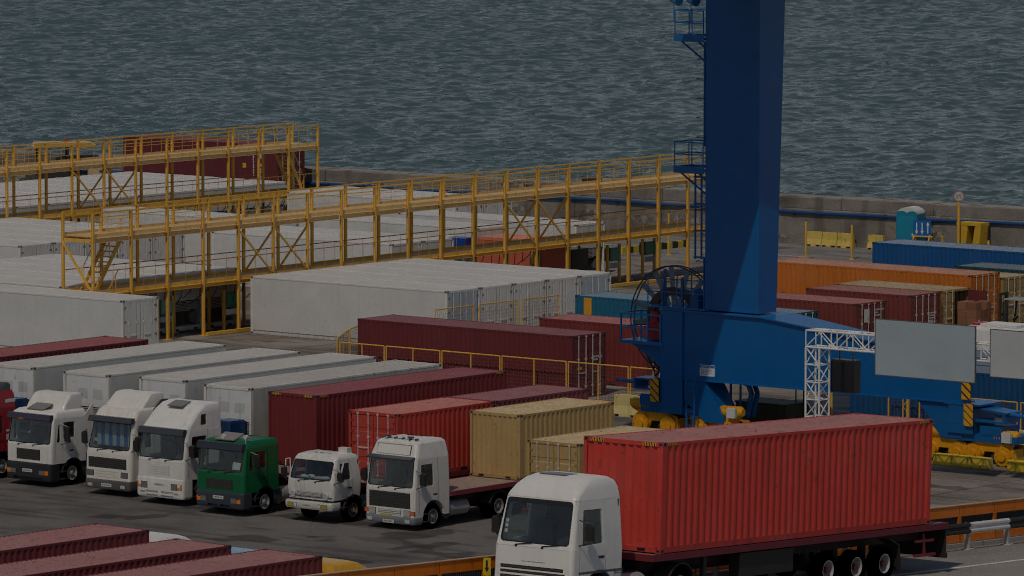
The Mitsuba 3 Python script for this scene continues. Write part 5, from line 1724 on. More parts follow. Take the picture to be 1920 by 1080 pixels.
# the deck on the beam's left head with its railing, pipes and switch boxes
b = B((0.008, 0.13, 0.38), 2)
b.box(-2.0, 1.0, -0.05, 2.0, 5.30, 5.36)
pl = crane_part('head_platform', b)
for y in (-0.02, 1.97):
    r = B((0.008, 0.12, 0.36), 2)
    for x in (-1.95, -1.2, -0.45, 0.3, 0.95):
        r.tube((x, y, 5.36), (x, y, 6.55), 0.026, 6)
    for h in (0.6, 1.15):
        r.tube((-1.97, y, 5.36 + h), (1.0, y, 5.36 + h), 0.026, 6)
    crane_part('railing', r, parent=pl)
b = B((0.006, 0.09, 0.27), 2)
for x, z1 in ((-1.15, 6.9), (-0.25, 6.6)):
    b.box(x - 0.05, x + 0.05, 0.05, 0.15, 3.0, z1)
b.box(-0.1, 0.55, 0.7, 1.2, 5.36, 6.1)
b.box(0.1, 0.5, 0.2, 0.6, 5.36, 5.9)
crane_part('service_pipe', b)
# cable reel
b = B((0.02, 0.03, 0.045), 1)
RX, RZ, RR = -1.35, 4.70, 2.25
for y in (0.95, 1.20):
    an = np.linspace(0, 2 * np.pi, 49)
    b.path([(RX + RR * math.cos(a), y, RZ + RR * math.sin(a)) for a in an], 0.028, 6)
rl = crane_part('cable_reel', b)
for k in range(16):
    a = k * 2 * math.pi / 16 + 0.1
    s = B((0.16, 0.20, 0.23), 2)
    c_, s_ = math.cos(a), math.sin(a)
    s.bar((RX + 0.35 * c_, 1.07, RZ + 0.35 * s_), (RX + (RR - 0.02) * c_, 1.07, RZ + (RR - 0.02) * s_), 0.05, 0.22, up=(-s_, 0, c_))
    crane_part('spoke', s, parent=rl)
v, f = lathe([(1.05, 0.90), (1.38, 0.90), (1.38, 1.26), (1.05, 1.26), (1.05, 0.90)], 40)
s = B((0.055, 0.025, 0.035), 3)
s.raw(v + [RX, 0, RZ], f[:, ::-1])
crane_part('cable_coil', s, parent=rl)
s = B((0.03, 0.04, 0.06), 2)
s.tube((RX, 0.8, RZ), (RX, 1.4, RZ), 0.42, 18)
crane_part('reel_hub', s, smooth=35, parent=rl)
b = B((0.02, 0.02, 0.024), 2)
for p, q in (((-2.75, 0.9, 3.5), (-1.6, 0.9, 2.0)), ((-2.3, 0.9, 2.3), (-1.3, 0.9, 3.2)), ((-2.1, 0.9, 2.6), (-1.3, 0.9, 1.9)), ((-2.95, 0.9, 3.7), (-2.3, 0.9, 2.5))):
    b.bar(p, q, 0.06)
crane_part('cable_guide', b)
b = B((0.008, 0.14, 0.42), 2)
b.box(-3.35, -1.1, -0.10, 1.3, 3.72, 3.86)
b.prism([(-3.3, 3.72), (-1.3, 3.72), (-1.3, 2.6)], 0.5, 0.7)
pl = crane_part('reel_platform', b)
for y in (-0.08, 1.28):
    r = B((0.010, 0.17, 0.46), 2)
    for x in (-3.3, -2.6, -1.9, -1.25):
        r.box(x - 0.03, x + 0.03, y - 0.03, y + 0.03, 3.86, 4.96)
    for h in (0.5, 1.08):
        r.box(-3.35, -1.2, y - 0.03, y + 0.03, 3.86 + h, 3.92 + h)
    crane_part('railing', r, parent=pl)
r = B((0.010, 0.17, 0.46), 2)
for h in (0.5, 1.08):
    r.box(-3.35, -3.29, -0.05, 1.25, 3.86 + h, 3.92 + h)
crane_part('railing', r, parent=pl)
b = B((0.40, 0.02, 0.025), 2)
b.box(-2.15, -1.35, 0.2, 0.85, 3.95, 4.65)
b.tube((-1.75, 0.3, 4.65), (-1.75, 0.3, 5.1), 0.24, 14)
b.box(-1.5, -1.3, 0.25, 0.5, 4.7, 5.2, (0.55, 0.35, 0.05))
crane_part('reel_motor', b, smooth=35)
# the slewing machinery house above, out of the picture; it shades the tower
b = B(CB, 2)
hx, hy = np.array([0.092, 0.996]), np.array([-0.996, 0.092])
e0 = np.array([5.98, -8.87])
c4 = [e0 - hx * 5.0, e0 + hx * 13.5, e0 + hx * 13.5 + hy * 4.7, e0 - hx * 5.0 + hy * 4.7]
v = [(x, y, z) for z in (19.5, 23.6) for x, y in c4]
b.raw(v, [(3, 2, 1, 0), (4, 5, 6, 7), (0, 1, 5, 4), (1, 2, 6, 5), (2, 3, 7, 6), (3, 0, 4, 7)])
crane_part('machinery_house', b)
b = B((0.12, 0.12, 0.12), 2)
b.tube((2.42, 1.0, 18.9), (2.42, 1.0, 19.5), 1.45, 28)
crane_part('slew_ring', b, smooth=35)

# crane rails, set in the yard
for dv in (0.75,):
    for u0 in np.arange(-40, 80, 12.0):
        b = B((0.10, 0.09, 0.085), 3)
        b.box(u0 + 0.01, u0 + 11.99, CV + dv - 0.04, CV + dv + 0.04, 0.0, 0.03)
        b.box(u0 + 0.01, u0 + 11.99, CV + dv - 0.10, CV + dv - 0.06, 0.0, 0.010)
        structure('crane_rail', b.moved([[ERX, ENX, 0], [ERY, ENY, 0], [0, 0, 1]], (OX, OY, 0)), 'paint')

# ------------------------------------------------------------------ white lattice truss with billboards
tt = place(11.57, 244.36, 0, GRID_YAW)
truss = thing('lattice_gantry', 'white lattice truss gate standing before the crane beam', 'truss')
TW = (0.74, 0.74, 0.74)


def lattice(b, p, q, s, n, across, up):
    """A square lattice mast from p to q with side s: four chords, struts and zigzag diagonals on each face."""
    p, q = np.array(p, float), np.array(q, float)
    a, c = np.array(across, float) * s, np.array(up, float) * s
    cor = [np.zeros(3), a, a + c, c]
    for k in cor:
        b.tube(p + k, q + k, 0.042, 6)
    for i in range(n + 1):
        o = p + (q - p) * i / n
        for k in range(4):
            b.tube(o + cor[k], o + cor[(k + 1) % 4], 0.028, 5)
        if i < n:
            o2 = p + (q - p) * (i + 1) / n
            for k in range(4):
                k0, k1 = (k, (k + 1) % 4) if i % 2 else ((k + 1) % 4, k)
                b.tube(o + cor[k0], o2 + cor[k1], 0.026, 5)


for x, n in ((0.0, 'leg'), (17.6, 'leg')):
    b = B(TW, 2)
    lattice(b, (x, 0, 0.02), (x, 0, 4.85), 0.66, 7, (1, 0, 0), (0, 1, 0))
    b.box(x - 0.3, x + 0.96, -0.3, 0.96, 0.0, 0.02)
    put(truss, 'leg', b, to_world=tt)
b = B(TW, 2)
lattice(b, (0.0, 0, 4.86), (18.26, 0, 4.86), 0.66, 24, (0, 1, 0), (0, 0, 1))
put(truss, 'cross_beam', b, to_world=tt)
for x0, x1, z0, z1, c, lab in ((3.46, 8.16, 4.02, 6.18, (0.36, 0.435, 0.49), 'blank blue grey billboard hung on the white truss'), (8.9, 13.8, 4.32, 6.12, (0.47, 0.50, 0.52), 'blank light grey billboard at the right edge')):
    key = thing('billboard', lab, 'billboard')
    b = B(c, 0)
    b.box(x0, x1, -0.12, -0.085, z0, z1)
    put(key, 'panel', b, 'paint', to_world=tt)
    f = B((0.10, 0.10, 0.10), 1)
    f.box(x0 - 0.03, x0, -0.13, -0.06, z0 - 0.03, z1 + 0.03)
    f.box(x1, x1 + 0.03, -0.13, -0.06, z0 - 0.03, z1 + 0.03)
    f.box(x0, x1, -0.13, -0.06, z0 - 0.03, z0)
    f.box(x0, x1, -0.13, -0.06, z1, z1 + 0.03)
    for x in np.arange(x0 + 0.6, x1, 1.2):
        f.box(x - 0.03, x + 0.03, -0.084, -0.046, z0, z1)
    put(key, 'frame', f, to_world=tt)
key = thing('traffic_signal_box', 'dark double box hanging under the white truss', 'signal')
b = B((0.035, 0.035, 0.038), 1)
b.box(1.18, 2.30, 0.1, 0.5, 3.15, 4.45)
put(key, 'housing', b, 'gloss', to_world=tt)
for x in (1.24, 1.80):
    c = B((0.02, 0.02, 0.023), 1)
    c.box(x, x + 0.46, 0.06, 0.098, 3.22, 4.38)
    c.box(x - 0.02, x, 0.0, 0.098, 3.2, 4.4)
    put(key, 'screen', c, 'gloss', to_world=tt)
c = B((0.1, 0.1, 0.1), 1)
for x in (1.4, 2.05):
    c.tube((x, 0.33, 4.45), (x, 0.33, 4.88), 0.03, 6)
put(key, 'hanger', c, to_world=tt)


# ------------------------------------------------------------------ yellow fences
def fence_panels(label, pts, h, posts=2, group=None):
    key = thing('barrier_fence', label, 'fence', group)
    for a, c in pts:
        a, c = np.array([*a, 0.0]), np.array([*c, 0.0])
        d = c - a
        ln = np.linalg.norm(d)
        d /= ln
        a, c = a + d * 0.06, c - d * 0.06
        b = B(YELLOW, 3)
        for t in np.linspace(0, 1, posts + 1):
            p = a + (c - a) * t
            b.tube(p, p + [0, 0, h], 0.033, 6)
        for z in (h, 0.12):
            b.tube(a + [0, 0, z], c + [0, 0, z], 0.033, 6)
        for e in (a, c):
            b.box(e[0] - 0.2, e[0] + 0.2, e[1] - 0.09, e[1] + 0.09, 0.0, 0.05)
        k = put(key, 'panel', b)
        w = B((0.20, 0.10, 0.08), 3)
        n = int(ln / 0.16)
        for i in range(1, n):
            p = a + (c - a) * i / n
            w.tube(p + [0, 0, 0.12], p + [0, 0, h], 0.005, 4)
        for z in np.arange(0.28, h - 0.1, 0.16):
            w.tube(a + [0, 0, z], c + [0, 0, z], 0.005, 4)
        put(k, 'wire_mesh', w)


def guv(u, v):
    return G(u, v)[:2]


us = (4.3, 7.0, 10.2, 13.6, 17.3, 20.7, 24.0)
fence_panels('yellow mesh fence along the long dark maroon container', [(guv(a, -12.75), guv(c, -12.75)) for a, c in zip(us[:-1], us[1:])], 1.70)
fence_panels('yellow fence corner by the end of the long dark maroon container', [(guv(1.0, -8.2), guv(3.2, -11.6)), (guv(-0.6, -4.8), guv(0.9, -8.0))], 1.7)
fence_panels('yellow mesh fence before the dark blue containers at the right', [(guv(a, -13.75), guv(a + 3.25, -13.75)) for a in (35.0, 38.3, 41.6, 44.9)], 1.75)
fence_panels('low yellow railing across the doors of the white reefer block', [(guv(0.9, v), guv(0.9, v + 2.9)) for v in (-2.0, 1.2, 4.4)], 2.1, 1)


def simple_post(name, label, cat, x, y, h, r=0.06, col=YELLOW, group=None):
    key = thing(name, label, cat, group)
    b = B(col, 3)
    b.tube((x, y, 0.0), (x, y, h), r, 8)
    b.box(x - 0.13, x + 0.13, y - 0.13, y + 0.13, 0, 0.03)
    put(key, 'shaft', b, smooth=40)
    c = B((0.05, 0.05, 0.05), 2)
    c.tube((x, y, h), (x, y, h + 0.03), r * 1.08, 8)
    put(key, 'cap', c)


for (u, v, h, lab) in ((-14.7, 48.2, 2.1, 'slim yellow post before the yellow barriers, left one'), (-12.8, 49.8, 1.9, 'slim yellow post before the yellow barriers, right one'), (-22.2, 45.8, 2.3, 'yellow post by the striped kerb behind the near walkway'),
                       (33.2, -15.2, 2.1, 'yellow post under the crane beam, left of the white truss'), (37.2, -15.4, 2.1, 'yellow post under the crane beam, right of the white truss')):
    q = G(u, v)
    simple_post('marker_post', lab, 'post', q[0], q[1], h)
for u, v, side in ((31.6, -15.5, 'left'), (32.0, -15.5, 'right')):
    q = G(u, v)
    simple_post('dark_post', f'thin dark post under the crane beam beside the olive box, {side} one of the pair', 'post', q[0], q[1], 3.0, 0.03, (0.04, 0.04, 0.04), group='pair of dark posts under the crane beam')
key = thing('lattice_post', 'yellow lattice post in front of the dark blue containers', 'post')
b = B(YELLOW, 2)
q = G(36.4, -14.4)
for dx in (-0.12, 0.12):
    b.tube((q[0] + dx, q[1], 0), (q[0] + dx, q[1], 2.6), 0.03, 6)
for i in range(8):
    b.tube((q[0] - 0.12 * (-1) ** i, q[1], i * 0.32), (q[0] + 0.12 * (-1) ** i, q[1], (i + 1) * 0.32), 0.018, 5)
put(key, 'mast', b)


# ------------------------------------------------------------------ barriers and kerbs
def jersey(label, x, y, yaw, ln=2.0, h=0.85, col=(0.62, 0.47, 0.11), group=None):
    key = thing('road_barrier', label, 'barrier', group)
    s = h / 0.85
    prof = [(-0.30 * s, 0.0), (0.30 * s, 0.0), (0.28 * s, 0.10 * s), (0.14 * s, 0.42 * s), (0.10 * s, h), (-0.10 * s, h), (-0.14 * s, 0.42 * s), (-0.28 * s, 0.10 * s)]
    b = B(col, 4)
    m = m3.CrossSection([prof]).extrude(ln).rotate((90, 0, 90)).translate((-ln / 2, 0, 0))
    for x0 in (-0.62 * ln / 2, 0.62 * ln / 2):
        m = m - block(x0 - 0.13, x0 + 0.13, -1, 1, -0.01, 0.09)
    b.add(m)
    put(key, 'body', b, to_world=place(x, y, 0, yaw))
    c = B((0.10, 0.09, 0.07), 3)
    for x0 in (-0.4 * ln, 0.4 * ln):
        c.tube((x0, 0, h - 0.01), (x0, 0, h + 0.05), 0.035, 6)
    put(key, 'lifting_loop', c, to_world=place(x, y, 0, yaw))


for s0, lab in ((0.55, 'leftmost yellow barrier block at the foot of the sea wall'), (1.55, 'second yellow barrier block at the foot of the sea wall'), (2.55, 'third yellow barrier block at the foot of the sea wall'), (4.55, 'separate yellow barrier block at the foot of the sea wall, right of the row')):
    q = wall_at(s0 - 1.9, -0.42)
    jersey(lab, q[0], q[1], WALL_YAW, 0.97, 0.80)
for u, v, h, lab in ((22.9, -15.6, 0.9, 'pale yellow barrier block left of the crane bogies'), (37.2, -14.6, 0.8, 'pale yellow barrier block behind the right crane leg'), (43.6, -16.0, 0.95, 'pale yellow barrier block beside the right crane motor')):
    q = G(u, v)
    jersey(lab, q[0], q[1], GRID_YAW, 1.4, h, (0.62, 0.52, 0.22))
for u0, u1, v, lab in ((42.5, 44.35, -20.98, 'long yellow concrete beam on the ground before the right bogies'), (44.37, 45.2, -20.98, 'short yellow concrete beam at the end of the long one'), (46.0, 47.5, -20.9, 'yellow concrete beam cut by the right edge')):
    key = thing('concrete_beam', lab, 'barrier')
    rng = np.random.default_rng(int(u0))
    m = m3.Manifold.batch_hull([m3.Manifold.sphere(0.05, 12).translate((x, y, z)) for x in (u0 + 0.06, u1 - 0.06) for y in (v - 0.14, v + 0.14) for z in (0.05, 0.40)])
    b = B((0.66, 0.47, 0.03), 6)
    b.add(m)
    put(key, 'block', b, smooth=30, to_world=gt())
key = thing('striped_kerb', 'yellow and black striped kerb behind the end of the near walkway', 'kerb')
for i in range(12):
    b = B((0.62, 0.45, 0.03) if i % 2 == 0 else (0.03, 0.03, 0.03), 3)
    b.box(-0.12, 0.12, i * 0.5 + 0.004, i * 0.5 + 0.496, 0, 0.36)
    put(key, 'kerb_block', b, to_world=gt(-24.6, 44.6))
key = thing('steel_box', 'low olive green steel box behind the left crane bogie', 'box')
b = B((0.075, 0.075, 0.035), 5)
b.box(0, 2.6, 0, 1.6, 0.05, 1.15)
for x in np.arange(0.1, 2.6, 0.5):
    b.box(x - 0.03, x + 0.03, -0.03, 0, 0.05, 1.15)
put(key, 'body', b, to_world=gt(29.3, -16.6))
b = B((0.06, 0.06, 0.03), 4)
b.box(-0.03, 2.63, -0.05, 1.63, 1.15, 1.22)
put(key, 'rim', b, to_world=gt(29.3, -16.6))


# ------------------------------------------------------------------ along the sea wall
def toilet(label, u, v, yaw):
    key = thing('portable_toilet', label, 'toilet')
    at = place(*G(u, v), yaw).scale([1.12, 1.12, 1.06])
    c = (0.01, 0.22, 0.36)
    b = B(c, 2)
    b.box(-0.55, 0.55, -0.55, 0.55, 0.08, 2.10)
    b.box(-0.58, 0.58, -0.58, 0.58, 0.0, 0.10, (0.05, 0.06, 0.07))
    put(key, 'cabin', b, 'gloss', to_world=at)
    d = B((0.012, 0.25, 0.40), 2)
    d.box(-0.44, 0.44, -0.585, -0.552, 0.16, 2.0)
    d.box(0.30, 0.36, -0.61, -0.585, 1.0, 1.12, (0.6, 0.6, 0.6))
    put(key, 'door', d, 'gloss', to_world=at)
    for k in range(10):
        r = B((0.008, 0.17, 0.30), 2)
        r.box(0.553, 0.575, -0.45, 0.45, 0.25 + k * 0.17, 0.33 + k * 0.17)
        put(key, 'vent_slat', r, 'gloss', to_world=at)
    for k in range(2):
        t = B(c, 2)
        a = np.linspace(0, math.pi, 9)
        y0 = -0.55 + k * 0.02
        x0 = -0.275 if k == 0 else 0.275
        t.prism([(x0 + 0.27 * math.cos(q), 2.10 + 0.16 * math.sin(q)) for q in a], -0.56, -0.50)
        t.prism([(x0 + 0.27 * math.cos(q), 2.10 + 0.16 * math.sin(q)) for q in a], 0.50, 0.56)
        put(key, 'gable', t, 'gloss', to_world=at)
    t = B((0.60, 0.62, 0.62), 2)
    a = np.linspace(0, math.pi, 13)
    t.prism([(0.53 * math.cos(q), 2.105 + 0.34 * math.sin(q)) for q in a], -0.49, 0.49)
    put(key, 'roof', t, 'gloss', smooth=30, to_world=at)


toilet('bright blue portable toilet with a white dome roof by the sea wall', -12.3, 54.6, GRID_YAW + 12)
key = thing('arrow_sign', 'blue sign with white arrows on a yellow trestle beside the toilet', 'sign')
at = place(*G(-11.05, 53.9), GRID_YAW + 14)
b = B((0.01, 0.13, 0.42), 2)
b.box(-0.52, 0.52, -0.03, 0.0, 1.12, 1.95)
put(key, 'board', b, 'gloss', to_world=at)
for x, up in ((-0.32, False), (0.0, False), (0.33, True)):
    a = B((0.72, 0.72, 0.70), 2)
    zt = 1.85 if up else 1.22
    a.box(x - 0.03, x + 0.03, -0.036, -0.031, 1.25, 1.82)
    s = 1 if up else -1
    a.raw([(x - 0.09, -0.0365, zt - s * 0.16), (x + 0.09, -0.0365, zt - s * 0.16), (x, -0.0365, zt + s * 0.04)], [(0, 1, 2)])
    put(key, 'arrow', a, to_world=at)
for x in (-0.45, 0.45):
    a = B(YELLOW, 3)
    a.bar((x, -0.02, 1.15), (x - 0.12, -0.45, 0.0), 0.07)
    a.bar((x, 0.02, 1.15), (x + 0.12, 0.45, 0.0), 0.07)
    a.bar((x - 0.06, -0.22, 0.5), (x + 0.06, 0.22, 0.5), 0.05)
    put(key, 'trestle_leg', a, to_world=at)
a = B(YELLOW, 3)
a.bar((-0.6, 0, 1.08), (0.6, 0, 1.08), 0.07)
put(key, 'trestle_beam', a, to_world=at)

key = thing('speed_sign', 'round speed limit sign reading 25 on a tall yellow post', 'sign')
at = place(*G(-9.0, 54.4), 4)
b = B(YELLOW, 2)
b.tube((0, 0.04, 0), (0, 0.04, 3.0), 0.075, 10)
b.tube((0, 0.04, 3.0), (0, 0.04, 3.62), 0.03, 8, (0.35, 0.15, 0.04))
put(key, 'post', b, smooth=40, to_world=at)
b = B((0.38, 0.14, 0.14), 1)
b.tube((0, 0.0, 3.34), (0, -0.02, 3.34), 0.30, 28)
put(key, 'disc', b, to_world=at)
b = B((0.50, 0.50, 0.50), 1)
b.tube((0, -0.019, 3.34), (0, -0.026, 3.34), 0.245, 28)
put(key, 'face', b, to_world=at)
tm = meshkit.text_mesh('25', 0.21)
v, f, _ = meshkit.arrays(tm)
v = np.array(v)
v -= (v.max(0) + v.min(0)) / 2
v[:, 2] *= 0.004 / max(1e-6, np.ptp(v[:, 2]))
put(key, 'number', B((0.02, 0.02, 0.02), 0).raw(np.c_[v[:, 0], -0.029 - v[:, 2], v[:, 1] + 3.34], f), to_world=at)

key = thing('tipping_skip', 'yellow slanted steel frame with a dark opening by the speed sign', 'machine')
at = place(*G(-8.5, 55.0), GRID_YAW)
b = B((0.60, 0.38, 0.03), 3)
b.prism([(-0.75, 0), (-0.28, 0), (-0.1, 1.5), (-0.1, 1.75), (-0.75, 1.75)], -0.35, 0.35)
b.prism([(0.12, 0), (0.62, 0), (0.80, 1.75), (0.40, 1.75)], -0.35, 0.35)
b.box(-0.78, 0.82, -0.40, 0.40, 1.75, 1.92)
put(key, 'frame', b, to_world=at)
b = B((0.025, 0.025, 0.025), 1)
b.box(-0.25, 0.85, 0.36, 0.5, 0.0, 1.74)
put(key, 'opening', b, to_world=at)
for i, (u, v, lab) in enumerate(((-12.9, 53.2, 'low bent yellow pipe rail right of the speed sign'), (-5.2, 52.8, 'second low bent yellow pipe rail near the right edge'))):
    key = thing('pipe_rail', lab, 'railing')
    at = gt(u + (6.2 if i == 0 else 0), v)
    b = B(YELLOW, 2)
    b.path([(-2.2, 0, 0.05), (-0.4, 0.1, 0.62), (1.6, 0.1, 0.66)] if i == 0 else [(-0.6, 0, 0.0), (-0.6, 0, 0.55), (-0.35, 0.05, 0.68), (3.0, 0.1, 0.66)], 0.05, 8)
    b.tube((-0.4, 0.1, 0), (-0.4, 0.1, 0.62), 0.045, 8) if i == 0 else b.tube((1.2, 0.07, 0), (1.2, 0.07, 0.66), 0.045, 8)
    put(key, 'pipe', b, smooth=40, to_world=at)
q = G(-6.0, 52.9)
simple_post('marker_post', 'short yellow post among the bent pipe rails', 'post', q[0], q[1], 1.2, 0.07)
q = G(-10.2, 54.6)
simple_post('marker_post', 'short yellow post between the toilet and the speed sign', 'post', q[0], q[1], 1.15, 0.06)
key = thing('bollard_box', 'small rusty brown box on top of the sea wall', 'box')
q = wall_at(-17.2, 0.5, 2.66)
b = B((0.07, 0.03, 0.022), 4)
b.box(-0.45, 0.45, -0.3, 0.3, -0.01, 0.26)
b.box(-0.5, 0.5, -0.34, 0.34, 0.26, 0.31)
put(key, 'body', b, to_world=place(*q, WALL_YAW))


# ------------------------------------------------------------------ goods and vehicles among the stacks
def carton_stack(label, u, v, nx, ny, nz, s=(0.55, 0.42, 0.36), z0=0.14):
    key = thing('carton_pallet', label, 'pallet')
    at = gt(u, v)
    p = B((0.30, 0.20, 0.11), 3)
    for y in np.linspace(0, ny * s[1] - 0.1, 5):
        p.box(0, nx * s[0], y, y + 0.1, 0.11, 0.135)
    for y in (0, ny * s[1] / 2 - 0.05, ny * s[1] - 0.1):
        p.box(0, nx * s[0], y, y + 0.1, 0.0, 0.11)
    put(key, 'pallet', p, to_world=at)
    rng = np.random.default_rng(4)
    for i in range(nx):
        for j in range(ny):
            for k in range(nz - int(rng.random() < 0.25)):
                c = np.array([0.26, 0.125, 0.075]) * rng.uniform(0.85, 1.15)
                b = B(tuple(c), 2)
                o = rng.uniform(-0.012, 0.012, 2)
                x, y, z = i * s[0] + o[0], j * s[1] + o[1], z0 + k * s[2]
                b.box(x + 0.008, x + s[0] - 0.008, y + 0.008, y + s[1] - 0.008, z + 0.003, z + s[2] - 0.003)
                b.box(x + s[0] - 0.008, x + s[0] - 0.004, y + 0.14, y + 0.30, z + 0.12, z + 0.26, (0.55, 0.55, 0.52)) if rng.random() < 0.25 else None
                put(key, 'carton', b, to_world=at)


carton_stack('pallet of brown cartons outside the opened tan container', 16.4, 17.9, 2, 3, 5)


def forklift(label, u, v, yaw):
    """Local x runs forward towards the mast."""
    key = thing('forklift', label, 'forklift')
    at = place(*G(u, v), yaw)
    Y = (0.62, 0.33, 0.02)
    b = B(Y, 3)
    b.prism([(-1.35, 0.35), (-1.45, 0.75), (-1.35, 1.05), (-0.65, 1.10), (-0.45, 0.70), (0.55, 0.62), (0.62, 0.30), (-0.9, 0.28)], -0.52, 0.52)
    put(key, 'chassis', b, 'gloss', smooth=30, to_world=at)
    b = B((0.03, 0.03, 0.03), 1)
    b.box(-0.55, -0.10, -0.25, 0.25, 0.75, 0.95)
    b.box(-0.62, -0.50, -0.25, 0.25, 0.95, 1.40)
    b.tube((0.30, 0, 0.62), (0.12, 0, 1.15), 0.03, 6)
    b.tube((0.10, 0, 1.14), (0.14, 0, 1.18), 0.17, 14)
    put(key, 'seat', b, to_world=at)
    b = B((0.05, 0.05, 0.055), 1)
    for y in (-0.48, 0.48):
        b.bar((0.50, y, 0.6), (0.30, y, 2.05), 0.07)
        b.bar((-0.75, y, 1.05), (-0.70, y, 2.05), 0.07)
    put(key, 'guard_post', b, to_world=at)
    b = B((0.36, 0.36, 0.37), 2)
    b.box(-0.85, 0.45, -0.55, 0.55, 2.05, 2.11)
    for x in np.linspace(-0.7, 0.3, 6):
        b.box(x - 0.03, x + 0.03, -0.52, 0.52, 2.11, 2.13)
    put(key, 'overhead_guard', b, to_world=at)
    for y in (-0.33, 0.33):
        b = B((0.04, 0.04, 0.042), 2)
        b.box(0.72, 0.84, y - 0.07, y + 0.07, 0.08, 2.35)
        put(key, 'mast_rail', b, to_world=at)
    b = B((0.03, 0.03, 0.032), 2)
    for z in (0.4, 1.3, 2.28):
        b.box(0.74, 0.82, -0.26, 0.26, z - 0.06, z + 0.06)
    b.tube((0.78, 0, 0.1), (0.78, 0, 1.9), 0.05, 8)
    b.box(0.86, 0.90, -0.5, 0.5, 0.15, 0.75)
    put(key, 'carriage', b, to_world=at)
    for y in (-0.28, 0.28):
        b = B((0.10, 0.10, 0.10), 3)
        b.box(0.90, 2.0, y - 0.06, y + 0.06, 0.05, 0.09)
        b.box(0.90, 0.94, y - 0.06, y + 0.06, 0.05, 0.6)
        put(key, 'fork', b, to_world=at)
    for x, R in ((0.35, 0.33), (-1.0, 0.27)):
        for s in (-1, 1):
            t = B((0.03, 0.03, 0.03), 1)
            v, f = lathe([(0.3 * R, -0.10), (0.9 * R, -0.10), (R, -0.06), (R, 0.06), (0.9 * R, 0.10), (0.3 * R, 0.10)], 20)
            t.raw(v + [x, s * 0.50, R], f[:, ::-1])
            k = put(key, 'wheel', t, 'rubber', to_world=at, smooth=35)
            h = B((0.55, 0.50, 0.42), 2)
            h.tube((x, s * 0.50, R), (x, s * 0.615, R), 0.5 * R, 12)
            put(k, 'rim', h, to_world=at)


forklift('yellow forklift with a dark mast working at the opened tan container', 18.7, 19.6, GRID_YAW + 186)

key = thing('delivery_van', 'white van roof with a red light behind the billboards', 'van')
at = place(*G(24.2, 9.3), GRID_YAW + 180)
pv = [(0.35, 2.3, -2.3, 0.92, 0.25), (1.0, 2.35, -2.35, 0.95, 0.3), (1.25, 1.55, -2.35, 0.93, 0.25), (1.85, 0.95, -2.3, 0.86, 0.2), (2.0, 0.7, -2.2, 0.78, 0.2)]
vb = solid(pv)
ws = cutter([(-0.78, 1.28), (0.78, 1.28), (0.72, 1.80), (-0.72, 1.80)], 0.5, 2.5, 'x', 0.06)
sw = cutter([(1.2, 1.28), (0.2, 1.28), (0.2, 1.78), (0.85, 1.78)], 0.6, 1.3, 'y', 0.05) + cutter([(1.2, 1.28), (0.2, 1.28), (0.2, 1.78), (0.85, 1.78)], -1.3, -0.6, 'y', 0.05)
arch = drum(1.45, 0.34, 0.42, -2, 2) + drum(-1.45, 0.34, 0.42, -2, 2)
put(key, 'body', B((0.70, 0.71, 0.72), 2).add(vb - solid(pv, 0.06) - ws - sw - arch), 'gloss', to_world=at, smooth=32)
put(key, 'windscreen', B().add((solid(pv, 0.015) - solid(pv, 0.025)) ^ ws), 'glass', to_world=at, smooth=30)
put(key, 'side_window', B().add((solid(pv, 0.015) - solid(pv, 0.025)) ^ sw), 'glass', to_world=at, smooth=30)
put(key, 'interior', B((0.04, 0.04, 0.045), 1).box(-1.0, 1.5, -0.8, 0.8, 0.45, 0.95), to_world=at)
b = B((0.45, 0.02, 0.04), 0)
b.box(0.35, 0.60, -0.5, 0.5, 2.0, 2.10)
put(key, 'light_bar', b, 'gloss', to_world=at)
b = B((0.70, 0.70, 0.70), 1)
b.box(-1.9, 0.1, -0.6, 0.6, 2.01, 2.12)
put(key, 'roof_box', b, 'gloss', to_world=at)
for x in (1.45, -1.45):
    for s in (-1, 1):
        t = B((0.03, 0.03, 0.03), 1)
        v, f = lathe([(0.19, -0.10), (0.31, -0.10), (0.34, -0.06), (0.34, 0.06), (0.31, 0.10), (0.19, 0.10)], 22)
        t.raw(v + [x, s * 0.82, 0.34], f[:, ::-1])
        k = put(key, 'wheel', t, 'rubber', to_world=at, smooth=35)
        put(k, 'rim', B((0.4, 0.4, 0.4), 2).tube((x, s * 0.80, 0.34), (x, s * 0.91, 0.34), 0.20, 14), 'gloss', to_world=at)

# between the reefers behind the near walkway
key = thing('tarpaulin_crate', 'salmon red covered crate behind the near walkway', 'crate')
at = gt(-20.2, 26.9)
b = B((0.55, 0.13, 0.075), 2)
b.box(0.0, 4.4, 0.0, 2.2, 0.1, 2.25)
put(key, 'side', b, to_world=at)
b = B((0.62, 0.22, 0.14), 3)
b.prism([(-0.05, 2.25), (4.45, 2.25), (4.3, 2.42), (0.1, 2.42)], -0.05, 2.25)
put(key, 'cover', b, to_world=at)
key = thing('equipment_cabinet', 'bright blue cabinet with a white side behind the near walkway', 'cabinet')
at = gt(-21.7, 26.2)
b = B((0.006, 0.06, 0.34), 1)
b.box(0.0, 1.15, 0.0, 0.9, 1.62, 2.32)
put(key, 'cabinet', b, 'gloss', to_world=at)
b = B((0.66, 0.67, 0.68), 2)
b.box(-0.5, -0.01, 0.0, 0.9, 1.55, 2.35)
put(key, 'side_panel', b, to_world=at)
b = B((0.25, 0.25, 0.25), 3)
for x in (-0.4, 1.05):
    for y in (0.05, 0.8):
        b.box(x, x + 0.07, y, y + 0.07, 0, 1.6)
put(key, 'stand', b, to_world=at)
key = thing('generator_set', 'dark diesel generator below the right part of the near walkway', 'generator')
at = gt(-17.6, 29.6)
b = B((0.06, 0.062, 0.065), 3)
b.box(0, 1.5, 0, 1.4, 0.25, 1.75)
